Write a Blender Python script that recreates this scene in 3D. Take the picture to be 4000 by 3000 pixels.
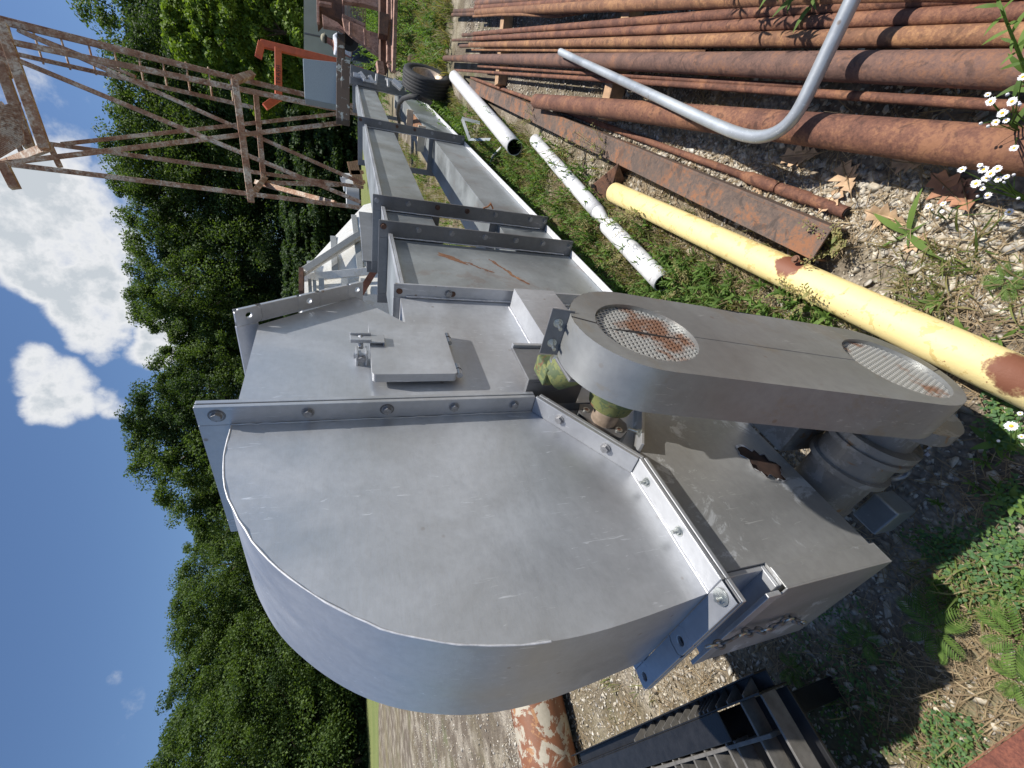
import bpy, math, random
import numpy as np
from mathutils import Vector, Matrix
random.seed(7); RNG = np.random.default_rng(7)
R = math.radians
for o in list(bpy.data.objects): bpy.data.objects.remove(o)
S = bpy.context.scene
COL = S.collection
# ---------------------------------------------------------------- camera
H = 1.55; F = 1675.0
def nrm(v):
    v = np.array(v, float); return v / np.linalg.norm(v)
_h1 = np.array([1400., 703., F]); _h2 = np.array([-1400., 648., F])     # two points of the horizon seen from the camera
_up = nrm(np.cross(_h1, _h2)); _up = _up if _up[1] > 0 else -_up
_fw = nrm(np.array([0, 0, 1.]) - _up * _up[2]); _rt = nrm(np.cross(_up, np.array([0, 0, 1.])))
if _rt[0] < 0: _rt = -_rt
RM = np.stack([_rt, _fw, _up])
def ray(px, py): return nrm(RM @ np.array([1500. - py, 2000. - px, F]))
def G(px, py, z=0.0):                      # where the sight line meets the level z
    r = ray(px, py); t = (z - H) / r[2]; return Vector((r[0]*t, r[1]*t, z))
def D(px, py, d):                          # point at distance d (metres, along world Y)
    r = ray(px, py); t = d / r[1]; return Vector((r[0]*t, d, H + r[2]*t))
cam = bpy.data.cameras.new("camera"); camo = bpy.data.objects.new("camera", cam); COL.objects.link(camo)
cam.sensor_width = 36; cam.lens = F * 36 / 4000; cam.clip_start = 0.05; cam.clip_end = 2000
cx, cy, cz = RM @ np.array([0, -1., 0]), RM @ np.array([1., 0, 0]), RM @ np.array([0, 0, -1.])
camo.matrix_world = Matrix(((cx[0], cy[0], cz[0], 0), (cx[1], cy[1], cz[1], 0), (cx[2], cy[2], cz[2], H), (0, 0, 0, 1)))
S.camera = camo
S.render.resolution_x = 1024; S.render.resolution_y = 768
# ---------------------------------------------------------------- light
SUN_EL, SUN_AZ = R(64), R(96)            # azimuth from +Y towards +X
sd = Vector((math.cos(SUN_EL)*math.sin(SUN_AZ), math.cos(SUN_EL)*math.cos(SUN_AZ), math.sin(SUN_EL)))
sl = bpy.data.lights.new("sun", 'SUN'); sl.energy = 5.0; sl.angle = R(0.53); sl.color = (1, .955, .88)
so = bpy.data.objects.new("sun", sl); COL.objects.link(so); so.rotation_euler = sd.to_track_quat('Z', 'Y').to_euler(); so.location = (0, 0, 30)
W = bpy.data.worlds.new("World"); S.world = W; W.use_nodes = True
nt = W.node_tree; nt.nodes.clear()
def N(t, typ, **k):
    n = t.nodes.new(typ)
    for a, b in k.items():
        if a == 'ins':
            for i, v in b.items():
                if hasattr(v, 'is_output'): t.links.new(v, n.inputs[i])
                else: n.inputs[i].default_value = v
        else: setattr(n, a, b)
    return n
def ramp(t, fac, stops, interp='LINEAR'):
    n = t.nodes.new('ShaderNodeValToRGB'); n.color_ramp.interpolation = interp
    t.links.new(fac, n.inputs[0]); e = n.color_ramp.elements
    while len(e) > 1: e.remove(e[-1])
    for i, (p, c) in enumerate(stops):
        el = e[0] if i == 0 else e.new(p)
        el.position = p; el.color = (c if isinstance(c, tuple) else (c, c, c)) + (1,)
    return n.outputs[0]
def mth(t, op, a, b=0.0, c=0.0): return N(t, 'ShaderNodeMath', operation=op, ins={0: a, 1: b, 2: c}).outputs[0]
def mix(t, fac, a, b, typ='MIX'):
    n = t.nodes.new('ShaderNodeMix'); n.data_type = 'RGBA'; n.blend_type = typ
    for i, v in ((0, fac), (6, a), (7, b)):
        if hasattr(v, 'is_output'): t.links.new(v, n.inputs[i])
        else: n.inputs[i].default_value = v if not isinstance(v, tuple) else v + (1,)
    return n.outputs[2]
sky = N(nt, 'ShaderNodeTexSky', sky_type='NISHITA', sun_disc=False, sun_elevation=SUN_EL, sun_rotation=SUN_AZ, altitude=200, air_density=1.1, dust_density=.6, ozone_density=2.2)
dirn = N(nt, 'ShaderNodeTexCoord').outputs['Generated']
n1 = N(nt, 'ShaderNodeTexNoise', ins={'Vector': dirn, 'Scale': 9.0, 'Detail': 10.0, 'Roughness': .62}).outputs[0]
n2 = N(nt, 'ShaderNodeTexNoise', ins={'Vector': dirn, 'Scale': 6.5, 'Detail': 7.0}).outputs['Color']
wob = N(nt, 'ShaderNodeVectorMath', operation='MULTIPLY_ADD', ins={0: n2, 1: (.10, .10, .10), 2: dirn}).outputs[0]
wob = N(nt, 'ShaderNodeVectorMath', operation='SUBTRACT', ins={0: wob, 1: (.05, .05, .05)}).outputs[0]
wob = N(nt, 'ShaderNodeVectorMath', operation='NORMALIZE', ins={0: wob}).outputs[0]
blobs = [(20, 760, 4, 1), (110, 830, 4, 1), (200, 900, 4.2, 1), (290, 980, 4, 1), (340, 1080, 3.6, 1), (390, 1190, 3.2, 1), (430, 1290, 2.2, .9), (430, 960, 3.2, .9), (330, 800, 3.6, .9), (230, 640, 2.6, .7), (130, 700, 3.4, .9), (20, 900, 3, .9), (140, 1010, 3.4, 1), (240, 1090, 3, 1), (320, 1190, 2.8, 1), (370, 1280, 2.2, .95), (240, 560, 2.4, .5), (430, 760, 3, .6), (520, 660, 3, .5), (445, 1370, 1.4, .7),
         (170, 1440, 2.6, 1), (250, 1480, 3, 1), (300, 1560, 2.4, 1), (230, 1600, 2.2, .95), (150, 1500, 1.8, .8), (420, 1550, 1.6, .8), (470, 1580, 1.4, .7), (620, 1380, 2.4, .8), (660, 1270, 2.6, .9), (800, 2100, 1.8, .7),
         (440, 2670, 1.0, .55), (480, 2740, 1.2, .6), (450, 2790, 1.0, .5), (380, 2930, 1.4, .34), (330, 420, 4, .36), (60, 330, 4, .34), (600, 700, 4, .5)]
tot = None
for px, py, rad, w in blobs:
    d = ray(px, py)
    dt = N(nt, 'ShaderNodeVectorMath', operation='DOT_PRODUCT', ins={0: wob, 1: tuple(d)}).outputs['Value']
    m = N(nt, 'ShaderNodeMapRange', interpolation_type='SMOOTHSTEP', ins={0: dt, 1: math.cos(R(rad*1.25)), 2: math.cos(R(rad*.25)), 3: 0.0, 4: w}).outputs[0]
    tot = m if tot is None else mth(nt, 'MAXIMUM', tot, m)
dens = mth(nt, 'ADD', mth(nt, 'MULTIPLY', tot, 1.15), mth(nt, 'MULTIPLY', mth(nt, 'SUBTRACT', n1, .60), 2.6))
cf = N(nt, 'ShaderNodeMapRange', interpolation_type='SMOOTHSTEP', ins={0: dens, 1: .06, 2: .80, 3: 0.0, 4: 1.0}).outputs[0]
cf = mth(nt, 'MULTIPLY', cf, mth(nt, 'MINIMUM', mth(nt, 'MULTIPLY', tot, 3.0), 1.0))
ccol = ramp(nt, dens, [(.30, (9.6, 9.9, 10.4)), (.78, (10.2, 10.4, 10.7)), (1.10, (7.2, 7.8, 8.4))])
skyc = mix(nt, 1.0, sky.outputs[0], (1.02, 1.17, 1.38), 'MULTIPLY')
bgn = N(nt, 'ShaderNodeBackground', ins={'Color': mix(nt, cf, skyc, ccol), 'Strength': .062})
nt.links.new(bgn.outputs[0], N(nt, 'ShaderNodeOutputWorld').inputs[0])
S.view_settings.view_transform = 'Standard'; S.view_settings.look = 'None'; S.view_settings.exposure = 0.38; S.view_settings.gamma = 1
# ---------------------------------------------------------------- materials
MATS = {}
def newmat(name):
    m = bpy.data.materials.new(name); m.use_nodes = True; t = m.node_tree; t.nodes.clear()
    out = t.nodes.new('ShaderNodeOutputMaterial'); p = t.nodes.new('ShaderNodeBsdfPrincipled'); t.links.new(p.outputs[0], out.inputs[0])
    MATS[name] = m; return m, t, p, out
def oc(t, s=None):
    o = N(t, 'ShaderNodeTexCoord').outputs['Object']
    if s: o = N(t, 'ShaderNodeMapping', ins={0: o, 3: s}).outputs[0]
    return o
def noise(t, v, sc, det=6, rough=.6, dist=0.0): return N(t, 'ShaderNodeTexNoise', ins={'Vector': v, 'Scale': sc, 'Detail': det, 'Roughness': rough, 'Distortion': dist}).outputs[0]
def bump(t, p, h, st=.3, dist=.004):
    t.links.new(N(t, 'ShaderNodeBump', ins={'Height': h, 'Strength': st, 'Distance': dist}).outputs[0], p.inputs['Normal'])
def L(t, p, k, v):
    if hasattr(v, 'is_output'): t.links.new(v, p.inputs[k])
    else: p.inputs[k].default_value = v if not (isinstance(v, tuple) and len(v) == 3) else v + (1,)
def simple(name, col, rough=.6, metal=0.0, var=.25, sc=14, bs=.15):
    m, t, p, o = newmat(name); v = oc(t); n = noise(t, v, sc)
    a = tuple(c*(1-var) for c in col); b = tuple(min(1, c*(1+var)) for c in col)
    L(t, p, 'Base Color', ramp(t, n, [(.3, a), (.7, b)])); L(t, p, 'Roughness', rough); L(t, p, 'Metallic', metal)
    bump(t, p, noise(t, v, sc*6, 4), bs, .002); return m
def painted(name, ca, cb, metal=.5, ra=.34, rb=.58, stain=None, stamt=.0, scratch=.5):
    """aluminium paint / weathered zinc: cloudy tone, brush marks, scratches, small rust spots"""
    m, t, p, o = newmat(name); v = oc(t)
    big = noise(t, v, 2.4, 7, .58, .5); fine = noise(t, oc(t, (2.2, 2.2, 14)), 5, 6, .62, .6); fine2 = noise(t, v, 42, 5, .6)
    f = mth(t, 'ADD', mth(t, 'MULTIPLY', big, .90), mth(t, 'MULTIPLY', fine, .10))
    c = ramp(t, f, [(.30, ca), (.68, cb)])
    c = mix(t, ramp(t, fine2, [(.36, .16), (.6, 0.0)]), c, tuple(x*.7 for x in ca))
    gr = noise(t, oc(t, (1, 1, 1)), 1.3, 9, .72, 1.2); c = mix(t, ramp(t, gr, [(.54, 0.0), (.68, .32)]), c, tuple(x*.66 for x in ca))
    sc = noise(t, oc(t, (26, 26, 3)), 4, 5, .6, 1.2); scm = mth(t, 'MULTIPLY', ramp(t, sc, [(.63, 0.0), (.67, scratch)]), ramp(t, noise(t, v, 3.1, 3), [(.5, 0.0), (.58, 1.0)]))
    c = mix(t, scm, c, tuple(min(1, x*1.6) for x in cb))
    sp = N(t, 'ShaderNodeTexVoronoi', ins={'Vector': v, 'Scale': 13.0, 'Randomness': 1.0}).outputs['Distance']
    spm = mth(t, 'MULTIPLY', ramp(t, sp, [(.06, .7), (.10, 0.0)]), ramp(t, noise(t, v, 5, 2), [(.52, 0.0), (.6, 1.0)]))
    c = mix(t, spm, c, (.22, .15, .10))
    if stain:
        sm = ramp(t, noise(t, oc(t, (1, 1, 1)), 5.5 if stain[0] > .5 else 2.6, 9, .75, .6), [(.565, 0.0), (.615, stamt)]); c = mix(t, sm, c, stain)
    L(t, p, 'Base Color', c); L(t, p, 'Metallic', metal)
    L(t, p, 'Roughness', mth(t, 'MULTIPLY_ADD', ramp(t, big, [(.35, 0.0), (.65, 1.0)]), rb-ra, ra))
    bump(t, p, mth(t, 'ADD', mth(t, 'MULTIPLY', big, 3.0), mth(t, 'ADD', mth(t, 'MULTIPLY', fine, .2), mth(t, 'MULTIPLY', fine2, .35))), .22, .004); return m
painted('alu_paint', (.40, .41, .43), (.56, .572, .595), metal=.62, ra=.34, rb=.56)
painted('alu_leg', (.27, .29, .30), (.42, .45, .46), metal=.62, ra=.36, rb=.52, stain=(.24, .13, .07), stamt=.25)
painted('dark_flange', (.14, .14, .145), (.24, .24, .245), metal=.5, ra=.4, rb=.6)
painted('zinc_guard', (.24, .245, .24), (.37, .375, .37), metal=.6, ra=.34, rb=.52, stain=(.30, .25, .17), stamt=.35)
painted('spout_zinc', (.27, .27, .265), (.42, .42, .415), metal=.5, ra=.36, rb=.54, stain=(.62, .64, .66), stamt=.8)
simple('weld_white_glint', (.62, .62, .64), .45, .3, .2, 60)  # near-white so reflections along the welded edges are painted into the colour
simple('bolt_grey', (.30, .30, .31), .45, .6, .3, 80)
simple('bolt_zinc', (.5, .52, .5), .28, .9, .2, 60)
simple('black_hole', (.015, .012, .012), .9)
simple('hole_brown', (.03, .014, .009), .9, 0, .6, 25)
simple('rubber', (.028, .028, .03), .75, 0, .3, 30, .3)
simple('rim_steel', (.42, .33, .26), .5, .4, .4, 20)
def rusty(name, ca, cb, cc, rough=.82, sc=5.0, coord=(1, 1, 1), gran=90):
    m, t, p, o = newmat(name); v = oc(t, coord); a = noise(t, v, sc, 9, .68, .3); b = noise(t, v, gran, 5, .75); c3 = noise(t, v, sc*3.6, 6, .6, .8)
    f = mth(t, 'ADD', mth(t, 'MULTIPLY', a, .6), mth(t, 'MULTIPLY', b, .4))
    c = ramp(t, f, [(.42, ca), (.50, cb), (.575, cc)])
    c = mix(t, ramp(t, c3, [(.55, 0.0), (.62, .6)]), c, tuple(x*.5 for x in ca)); c = mix(t, ramp(t, noise(t, v, 1.7, 8, .7, 1), [(.52, 0.0), (.60, .45)]), c, tuple(x*.75 for x in cb))
    L(t, p, 'Base Color', c); L(t, p, 'Roughness', rough); bump(t, p, mth(t, 'ADD', b, mth(t, 'MULTIPLY', c3, .8)), .6, .004); return m
rusty('rust_pipe', (.10, .042, .028), (.16, .068, .042), (.25, .115, .06), sc=8)
rusty('rust_mauve', (.10, .055, .043), (.15, .082, .062), (.22, .105, .06))
rusty('rust_orange', (.16, .075, .042), (.21, .10, .052), (.34, .175, .08), sc=7)
rusty('rust_dark', (.07, .038, .028), (.11, .058, .04), (.17, .08, .045))
rusty('rust_beam', (.085, .062, .052), (.13, .09, .07), (.24, .105, .05), gran=60)
rusty('rust_plate', (.12, .04, .028), (.22, .075, .045), (.27, .10, .06), gran=130)
rusty('rust_tower', (.27, .125, .07), (.40, .25, .16), (.62, .55, .45), sc=2.6, gran=24)
rusty('rust_machine', (.23, .12, .085), (.36, .21, .16), (.45, .28, .22), gran=30)
def patchy(name, base, other, rust, th=.58, sc=6, coord=(1, 1, 1), rough=.5):
    m, t, p, o = newmat(name); v = oc(t, coord); a = noise(t, v, sc, 8, .7, .5); b = noise(t, v, sc*.6+1.3, 9, .65, 1.0); g = noise(t, v, 45, 4)
    c = mix(t, ramp(t, a, [(th, 0.0), (th+.02, .85)]), base, other)
    c = mix(t, ramp(t, b, [(th+.08, 0.0), (th+.10, 1.0)]), c, rust)
    c = mix(t, ramp(t, g, [(.3, .18), (.6, 0.0)]), c, (.1, .08, .06))
    L(t, p, 'Base Color', c); L(t, p, 'Roughness', rough); bump(t, p, mth(t, 'ADD', a, g), .25, .003); return m
patchy('yellow_spare', (.82, .66, .29), (.62, .43, .13), (.26, .10, .05), .62, 16)
patchy('white_pipe', (.64, .64, .65), (.45, .44, .43), (.2, .16, .12), .60, 18)
patchy('hopper_white', (.78, .77, .73), (.70, .66, .58), (.38, .22, .12), .60, 5)
patchy('peeling', (.22, .09, .045), (.46, .43, .34), (.36, .18, .08), .53, 8, (1, 1, 1))
patchy('green_box', (.15, .165, .055), (.06, .095, .045), (.13, .06, .03), .49, 20, rough=.75)
patchy('cabinet_grey', (.27, .33, .37), (.24, .30, .34), (.16, .07, .04), .66, 6)
patchy('beam_patina', (.06, .04, .03), (.30, .35, .36), (.10, .05, .03), .56, 5)
patchy('motor_grey', (.19, .178, .16), (.27, .26, .24), (.22, .13, .07), .54, 14)
painted('galv', (.36, .38, .40), (.55, .58, .60), metal=.5, ra=.32, rb=.5)
simple('sign_orange', (.62, .13, .05), .5, 0, .15, 10)
simple('ink', (.03, .01, .01), .7)
simple('building_white', (.50, .52, .52), .6, 0, .08, 2)
simple('black_plastic', (.014, .014, .015), .38, 0, .35, 25, .25)
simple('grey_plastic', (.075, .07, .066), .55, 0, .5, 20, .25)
simple('rib_sunlit', (.13, .122, .11), .5, 0, .35, 25, .25)  # lighter copy of the black plastic; sunlight on ribs and gussets painted in
simple('wood', (.38, .24, .14), .8, 0, .3, 30, .3)
simple('wood_white', (.55, .47, .36), .8, 0, .2, 12, .3)
simple('skin', (.30, .13, .085), .6); simple('shirt', (.62, .64, .68), .8); simple('jeans', (.035, .05, .08), .9); simple('cap_tan', (.36, .33, .24), .9); simple('hair', (.03, .025, .02), .9)
simple('copper', (.45, .2, .1), .4, .7); simple('daisy_white', (.85, .84, .86), .6, 0, .05); simple('daisy_yellow', (.8, .48, .04), .7, 0, .15, 200)
simple('bark', (.10, .075, .055), .9, 0, .4, 12, .6)
simple('dry_leaf', (.46, .31, .19), .75, 0, .35, 30, .2); simple('dry_leaf_red', (.33, .16, .09), .75, 0, .35, 30, .2)
simple('label_plate', (.35, .36, .36), .4, .3, .2, 40)
simple('shade_glass', (.12, .16, .15), .3)
# yellow pipe with two rust rings
m, t, p, o = newmat('yellow_pipe'); v = oc(t); a = noise(t, v, 20, 8, .7, .5); b = noise(t, v, 34, 6, .7)
YA, YB = G(2400, 752, .055), G(4010, 1500, .055)
ydir = (YB - YA).normalized(); vm = N(t, 'ShaderNodeVectorMath', operation='DOT_PRODUCT', ins={0: v, 1: tuple(ydir)}).outputs['Value']
c = mix(t, ramp(t, a, [(.57, 0.0), (.585, .75)]), (.80, .65, .30), (.58, .42, .15)); c = mix(t, ramp(t, b, [(.655, 0.0), (.665, .9)]), c, (.28, .11, .05)); c = mix(t, ramp(t, noise(t, v, 6, 8, .7), [(.45, 0.0), (.7, .3)]), c, (.55, .43, .2))
def spot(P, r):
    dd = N(t, 'ShaderNodeVectorMath', operation='DISTANCE', ins={0: v, 1: tuple(P)}).outputs['Value']
    dd = mth(t, 'ADD', dd, mth(t, 'MULTIPLY', mth(t, 'SUBTRACT', b, .5), .075))
    return ramp(t, mth(t, 'DIVIDE', dd, r), [(.74, 1.0), (.86, .75), (.98, 0.0)])
for P, r in ((G(3085, 1020, .10), .058), (G(3985, 1450, .10), .062)):
    sm = spot(P, r); c = mix(t, sm, c, (.20, .075, .04))
L(t, p, 'Base Color', c); L(t, p, 'Roughness', .6); bump(t, p, mth(t, 'ADD', a, b), .35, .003)
# perforated rusty metal of the guard holes
m, t, p, o = newmat('perforated'); v = oc(t); q = N(t, 'ShaderNodeMapping', ins={0: v, 2: (0, 0, 0), 3: (1, 0, 1)}).outputs[0]
a = noise(t, v, 6, 6); c = mix(t, ramp(t, a, [(.53, 0.0), (.60, .9)]), (.46, .46, .44), (.28, .13, .07))
L(t, p, 'Base Color', c); L(t, p, 'Roughness', .45); L(t, p, 'Metallic', .5)
# ground: pale crushed limestone and soil
m, t, p, o = newmat('gravel_ground'); v = oc(t)
vo = N(t, 'ShaderNodeTexVoronoi', ins={'Vector': v, 'Scale': 55.0}); vo2 = N(t, 'ShaderNodeTexVoronoi', ins={'Vector': v, 'Scale': 24.0})
big = noise(t, v, .35, 6, .65); mid = noise(t, v, 2.2, 6, .6); fine = noise(t, v, 70, 4)
st = mix(t, 1.0, ramp(t, fine, [(.3, (.25, .21, .16)), (.7, (.46, .41, .33))]), ramp(t, vo.outputs['Distance'], [(.2, 1.15), (.9, .5)]), 'MULTIPLY')
soil = ramp(t, fine, [(.3, (.06, .045, .032)), (.7, (.15, .115, .08))])
c = mix(t, ramp(t, mid, [(.38, 0.0), (.54, .9)]), st, soil)
far = ramp(t, big, [(.45, 0.0), (.62, .55)]); c = mix(t, far, c, (.20, .17, .08))
gp = ramp(t, noise(t, v, .9, 8, .7), [(.56, 0.0), (.66, .6)]); c = mix(t, gp, c, (.09, .12, .035))
L(t, p, 'Base Color', c); L(t, p, 'Roughness', .95); bump(t, p, mth(t, 'ADD', vo.outputs['Distance'], vo2.outputs['Distance']), .8, .012)
m, t, p, o = newmat('lawn'); v = oc(t); a = noise(t, oc(t, (.3, 1, 1)), .6, 8, .7); b = noise(t, v, 30, 4)
c = mix(t, ramp(t, b, [(.3, .5), (.7, 0.0)]), ramp(t, a, [(.35, (.16, .20, .055)), (.65, (.24, .25, .09))]), (.06, .09, .02)); L(t, p, 'Base Color', c); L(t, p, 'Roughness', .9); bump(t, p, b, .8, .05)
m, t, p, o = newmat('stones'); ri = N(t, 'ShaderNodeNewGeometry').outputs['Random Per Island']; v = oc(t)
c = ramp(t, ri, [(0, (.26, .21, .15)), (.3, (.46, .41, .32)), (.55, (.62, .57, .47)), (.8, (.36, .34, .31)), (1, (.68, .64, .55))]); c = mix(t, ramp(t, noise(t, v, 80, 4), [(.3, .5), (.6, 0.0)]), c, (.26, .20, .14))
L(t, p, 'Base Color', c); L(t, p, 'Roughness', .9); bump(t, p, noise(t, v, 160, 4), .4, .002)
def leafmat(name, cols, trans=.35, rough=.5):
    m, t, p, o = newmat(name); ri = N(t, 'ShaderNodeNewGeometry').outputs['Random Per Island']; n = len(cols)
    c = ramp(t, ri, [(i/(n-1), c) for i, c in enumerate(cols)])
    L(t, p, 'Base Color', c); L(t, p, 'Roughness', .62); L(t, p, 'Specular IOR Level', .25)
    tr = N(t, 'ShaderNodeBsdfTranslucent', ins={'Color': mix(t, 1.0, c, (1.5, 1.6, .6), 'MULTIPLY')})
    mx = N(t, 'ShaderNodeMixShader', ins={0: trans, 1: p.outputs[0], 2: tr.outputs[0]}); t.links.new(mx.outputs[0], o.inputs[0]); return m
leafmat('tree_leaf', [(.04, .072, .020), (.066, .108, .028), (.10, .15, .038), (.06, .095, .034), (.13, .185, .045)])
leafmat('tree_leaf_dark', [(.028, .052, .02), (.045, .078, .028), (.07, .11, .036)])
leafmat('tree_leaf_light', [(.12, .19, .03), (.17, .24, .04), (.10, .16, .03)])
leafmat('weed_leaf', [(.07, .13, .03), (.11, .19, .04), (.16, .25, .06), (.09, .15, .04)], .4)
leafmat('grass_blade', [(.08, .12, .03), (.14, .19, .05), (.22, .22, .08), (.27, .22, .12), (.20, .15, .09)], .35)
leafmat('clover', [(.07, .15, .06), (.10, .19, .08), (.15, .24, .06)], .35)
leafmat('dry_straw', [(.30, .22, .13), (.22, .16, .10), (.40, .31, .19)], .2)
leafmat('seed_brown', [(.22, .17, .09), (.30, .27, .11), (.17, .20, .07)], .3)
# ---------------------------------------------------------------- mesh building
def mat(n): return MATS[n]
class MB:
    def __init__(s): s.v = []; s.f = []; s.m = []; s.sm = []; s.mats = []
    def mi(s, name):
        if name not in s.mats: s.mats.append(name)
        return s.mats.index(name)
    def add(s, vs, fs, m, smooth=False):
        o = len(s.v); k = s.mi(m); s.v += [tuple(x) for x in vs]
        for f in fs: s.f.append(tuple(i+o for i in f)); s.m.append(k); s.sm.append(smooth)
    def box(s, lo, hi, m, M=None):
        (a, b, c), (d, e, f) = lo, hi
        vs = [Vector(x) for x in ((a, b, c), (d, b, c), (d, e, c), (a, e, c), (a, b, f), (d, b, f), (d, e, f), (a, e, f))]
        if M: vs = [M @ x for x in vs]
        s.add(vs, [(0, 3, 2, 1), (4, 5, 6, 7), (0, 1, 5, 4), (1, 2, 6, 5), (2, 3, 7, 6), (3, 0, 4, 7)], m)
    def bar(s, A, B, w, h, m, upv=(0, 0, 1)):
        A = Vector(A); B = Vector(B); x = (B-A).normalized(); u = Vector(upv)
        if abs(x.dot(u)) > .98: u = Vector((1, 0, 0))
        y = u.cross(x).normalized(); z = x.cross(y)
        M = Matrix(((x[0], y[0], z[0], A[0]), (x[1], y[1], z[1], A[1]), (x[2], y[2], z[2], A[2]), (0, 0, 0, 1)))
        s.box((0, -w/2, -h/2), ((B-A).length, w/2, h/2), m, M)
    def tube(s, pts, r, m, n=12, closed=False, caps=True, smooth=True):
        pts = [Vector(p) for p in pts]; k = len(pts); rs = r if isinstance(r, (list, tuple)) else [r]*k
        vs = []; prev = None
        for i, p in enumerate(pts):
            a = pts[(i-1) % k] if (closed or i > 0) else p; b = pts[(i+1) % k] if (closed or i < k-1) else p
            d = (b-a).normalized()
            if prev is None:
                u = Vector((0, 0, 1)) if abs(d.z) < .9 else Vector((1, 0, 0)); x = u.cross(d).normalized()
            else: x = (prev - d*prev.dot(d)).normalized()
            prev = x; y = d.cross(x)
            for j in range(n):
                t = 2*math.pi*j/n; vs.append(p + (x*math.cos(t) + y*math.sin(t))*rs[i])
        fs = []
        for i in range(k if closed else k-1):
            for j in range(n):
                a = i*n+j; b = i*n+(j+1) % n; c = ((i+1) % k)*n+(j+1) % n; d = ((i+1) % k)*n+j; fs.append((a, b, c, d))
        s.add(vs, fs, m, smooth)
        if caps and not closed: s.add(vs[:n], [tuple(reversed(range(n)))], m); s.add(vs[-n:], [tuple(range(n))], m)
    def pipe(s, A, B, ro, wall, m, n=24, seg=1, bend=0.0, inner=None):
        """open steel tube with a wall thickness"""
        A = Vector(A); B = Vector(B); pts = [A.lerp(B, i/seg) + Vector((0, 0, bend*math.sin(math.pi*i/seg))) for i in range(seg+1)]
        s.tube(pts, ro, m, n, caps=False); i0 = len(s.v)-n*(seg+1)
        s.tube(pts, ro-wall, inner or m, n, caps=False); i1 = len(s.v)-n*(seg+1)
        k = s.mi(m)
        for e, fl in ((0, False), (seg*n, True)):
            for j in range(n):
                a, b, c, d = i0+e+j, i0+e+(j+1) % n, i1+e+(j+1) % n, i1+e+j
                s.f.append((a, b, c, d) if fl else (d, c, b, a)); s.m.append(k); s.sm.append(False)
    def prism(s, poly, y0, y1, m, axis='y', smooth_side=False, mside=None):
        """polygon in XZ extruded along Y"""
        n = len(poly); f = (lambda a, y, b: (a, y, b)) if axis == 'y' else ((lambda a, y, b: (a, b, y)) if axis == 'z' else (lambda a, y, b: (y, a, b)))
        A = [f(a, y0, b) for a, b in poly]; B = [f(a, y1, b) for a, b in poly]
        s.add(A+B, [tuple(range(n)), tuple(range(2*n-1, n-1, -1))], m)
        s.add(A+B, [((i+1) % n, i, n+i, n+(i+1) % n) for i in range(n)], mside or m, smooth_side)
    def hexbolt(s, P, d, r, h, m, shank=0.0, ms=None):
        P = Vector(P); d = Vector(d).normalized(); s.tube([P, P+d*h*.18], r*1.35, m, 14, smooth=False); s.tube([P+d*h*.18, P+d*h], r, m, 6, smooth=False)
        if shank: s.tube([P+d*h, P+d*(h+shank)], r*.52, ms or m, 10)
    def build(s, name, parent=None, bevel=0.0, loc=None):
        me = bpy.data.meshes.new(name); me.from_pydata(s.v, [], s.f)
        for x in s.mats: me.materials.append(mat(x))
        me.polygons.foreach_set('material_index', s.m); me.polygons.foreach_set('use_smooth', s.sm); me.update()
        o = bpy.data.objects.new(name, me); COL.objects.link(o)
        if parent: o.parent = parent
        if loc: o.location = loc
        if bevel:
            b = o.modifiers.new('bevel', 'BEVEL'); b.width = bevel; b.segments = 2; b.limit_method = 'ANGLE'; b.angle_limit = R(35); b.harden_normals = False
        return o
def tag(o, label, cat, group=None, kind=None):
    if label: o['label'] = label
    if cat: o['category'] = cat
    if group: o['group'] = group
    if kind: o['kind'] = kind
    return o
def thing(name, loc, label, cat, group=None):
    o = bpy.data.objects.new(name, None); COL.objects.link(o); o.location = loc; o.empty_display_size = .1
    bpy.context.view_layer.update(); return tag(o, label, cat, group)
def adopt(o, root):        # the mesh was built in world coordinates: keep it there under its root
    o.parent = root; o.matrix_parent_inverse = root.matrix_basis.inverted(); return o
def npmesh(name, V, Fq, mats, mi=None, smooth=False):
    """V (n,3), Fq (m,3|4) arrays"""
    me = bpy.data.meshes.new(name); k = Fq.shape[1]; me.vertices.add(len(V)); me.vertices.foreach_set('co', V.astype(np.float32).ravel())
    me.loops.add(Fq.size); me.loops.foreach_set('vertex_index', Fq.astype(np.int32).ravel())
    me.polygons.add(len(Fq)); me.polygons.foreach_set('loop_start', np.arange(0, Fq.size, k, dtype=np.int32))
    try: me.polygons.foreach_set('loop_total', np.full(len(Fq), k, dtype=np.int32))
    except Exception: pass
    for x in mats: me.materials.append(mat(x))
    if mi is not None: me.polygons.foreach_set('material_index', mi.astype(np.int32))
    if smooth: me.polygons.foreach_set('use_smooth', np.ones(len(Fq), dtype=bool))
    me.update(calc_edges=True); me.validate(); return me
def link(name, me, parent=None):
    o = bpy.data.objects.new(name, me); COL.objects.link(o); o.parent = parent; return o
def rotmats(yaw, pitch, roll):
    cy_, sy = np.cos(yaw), np.sin(yaw); cp, sp = np.cos(pitch), np.sin(pitch); cr, sr = np.cos(roll), np.sin(roll); z = np.zeros_like(cy_); o = np.ones_like(cy_)
    Rz = np.stack([np.stack([cy_, -sy, z], -1), np.stack([sy, cy_, z], -1), np.stack([z, z, o], -1)], -2)
    Ry = np.stack([np.stack([cp, z, sp], -1), np.stack([z, o, z], -1), np.stack([-sp, z, cp], -1)], -2)
    Rx = np.stack([np.stack([o, z, z], -1), np.stack([z, cr, -sr], -1), np.stack([z, sr, cr], -1)], -2)
    return Rz @ Ry @ Rx
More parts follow.
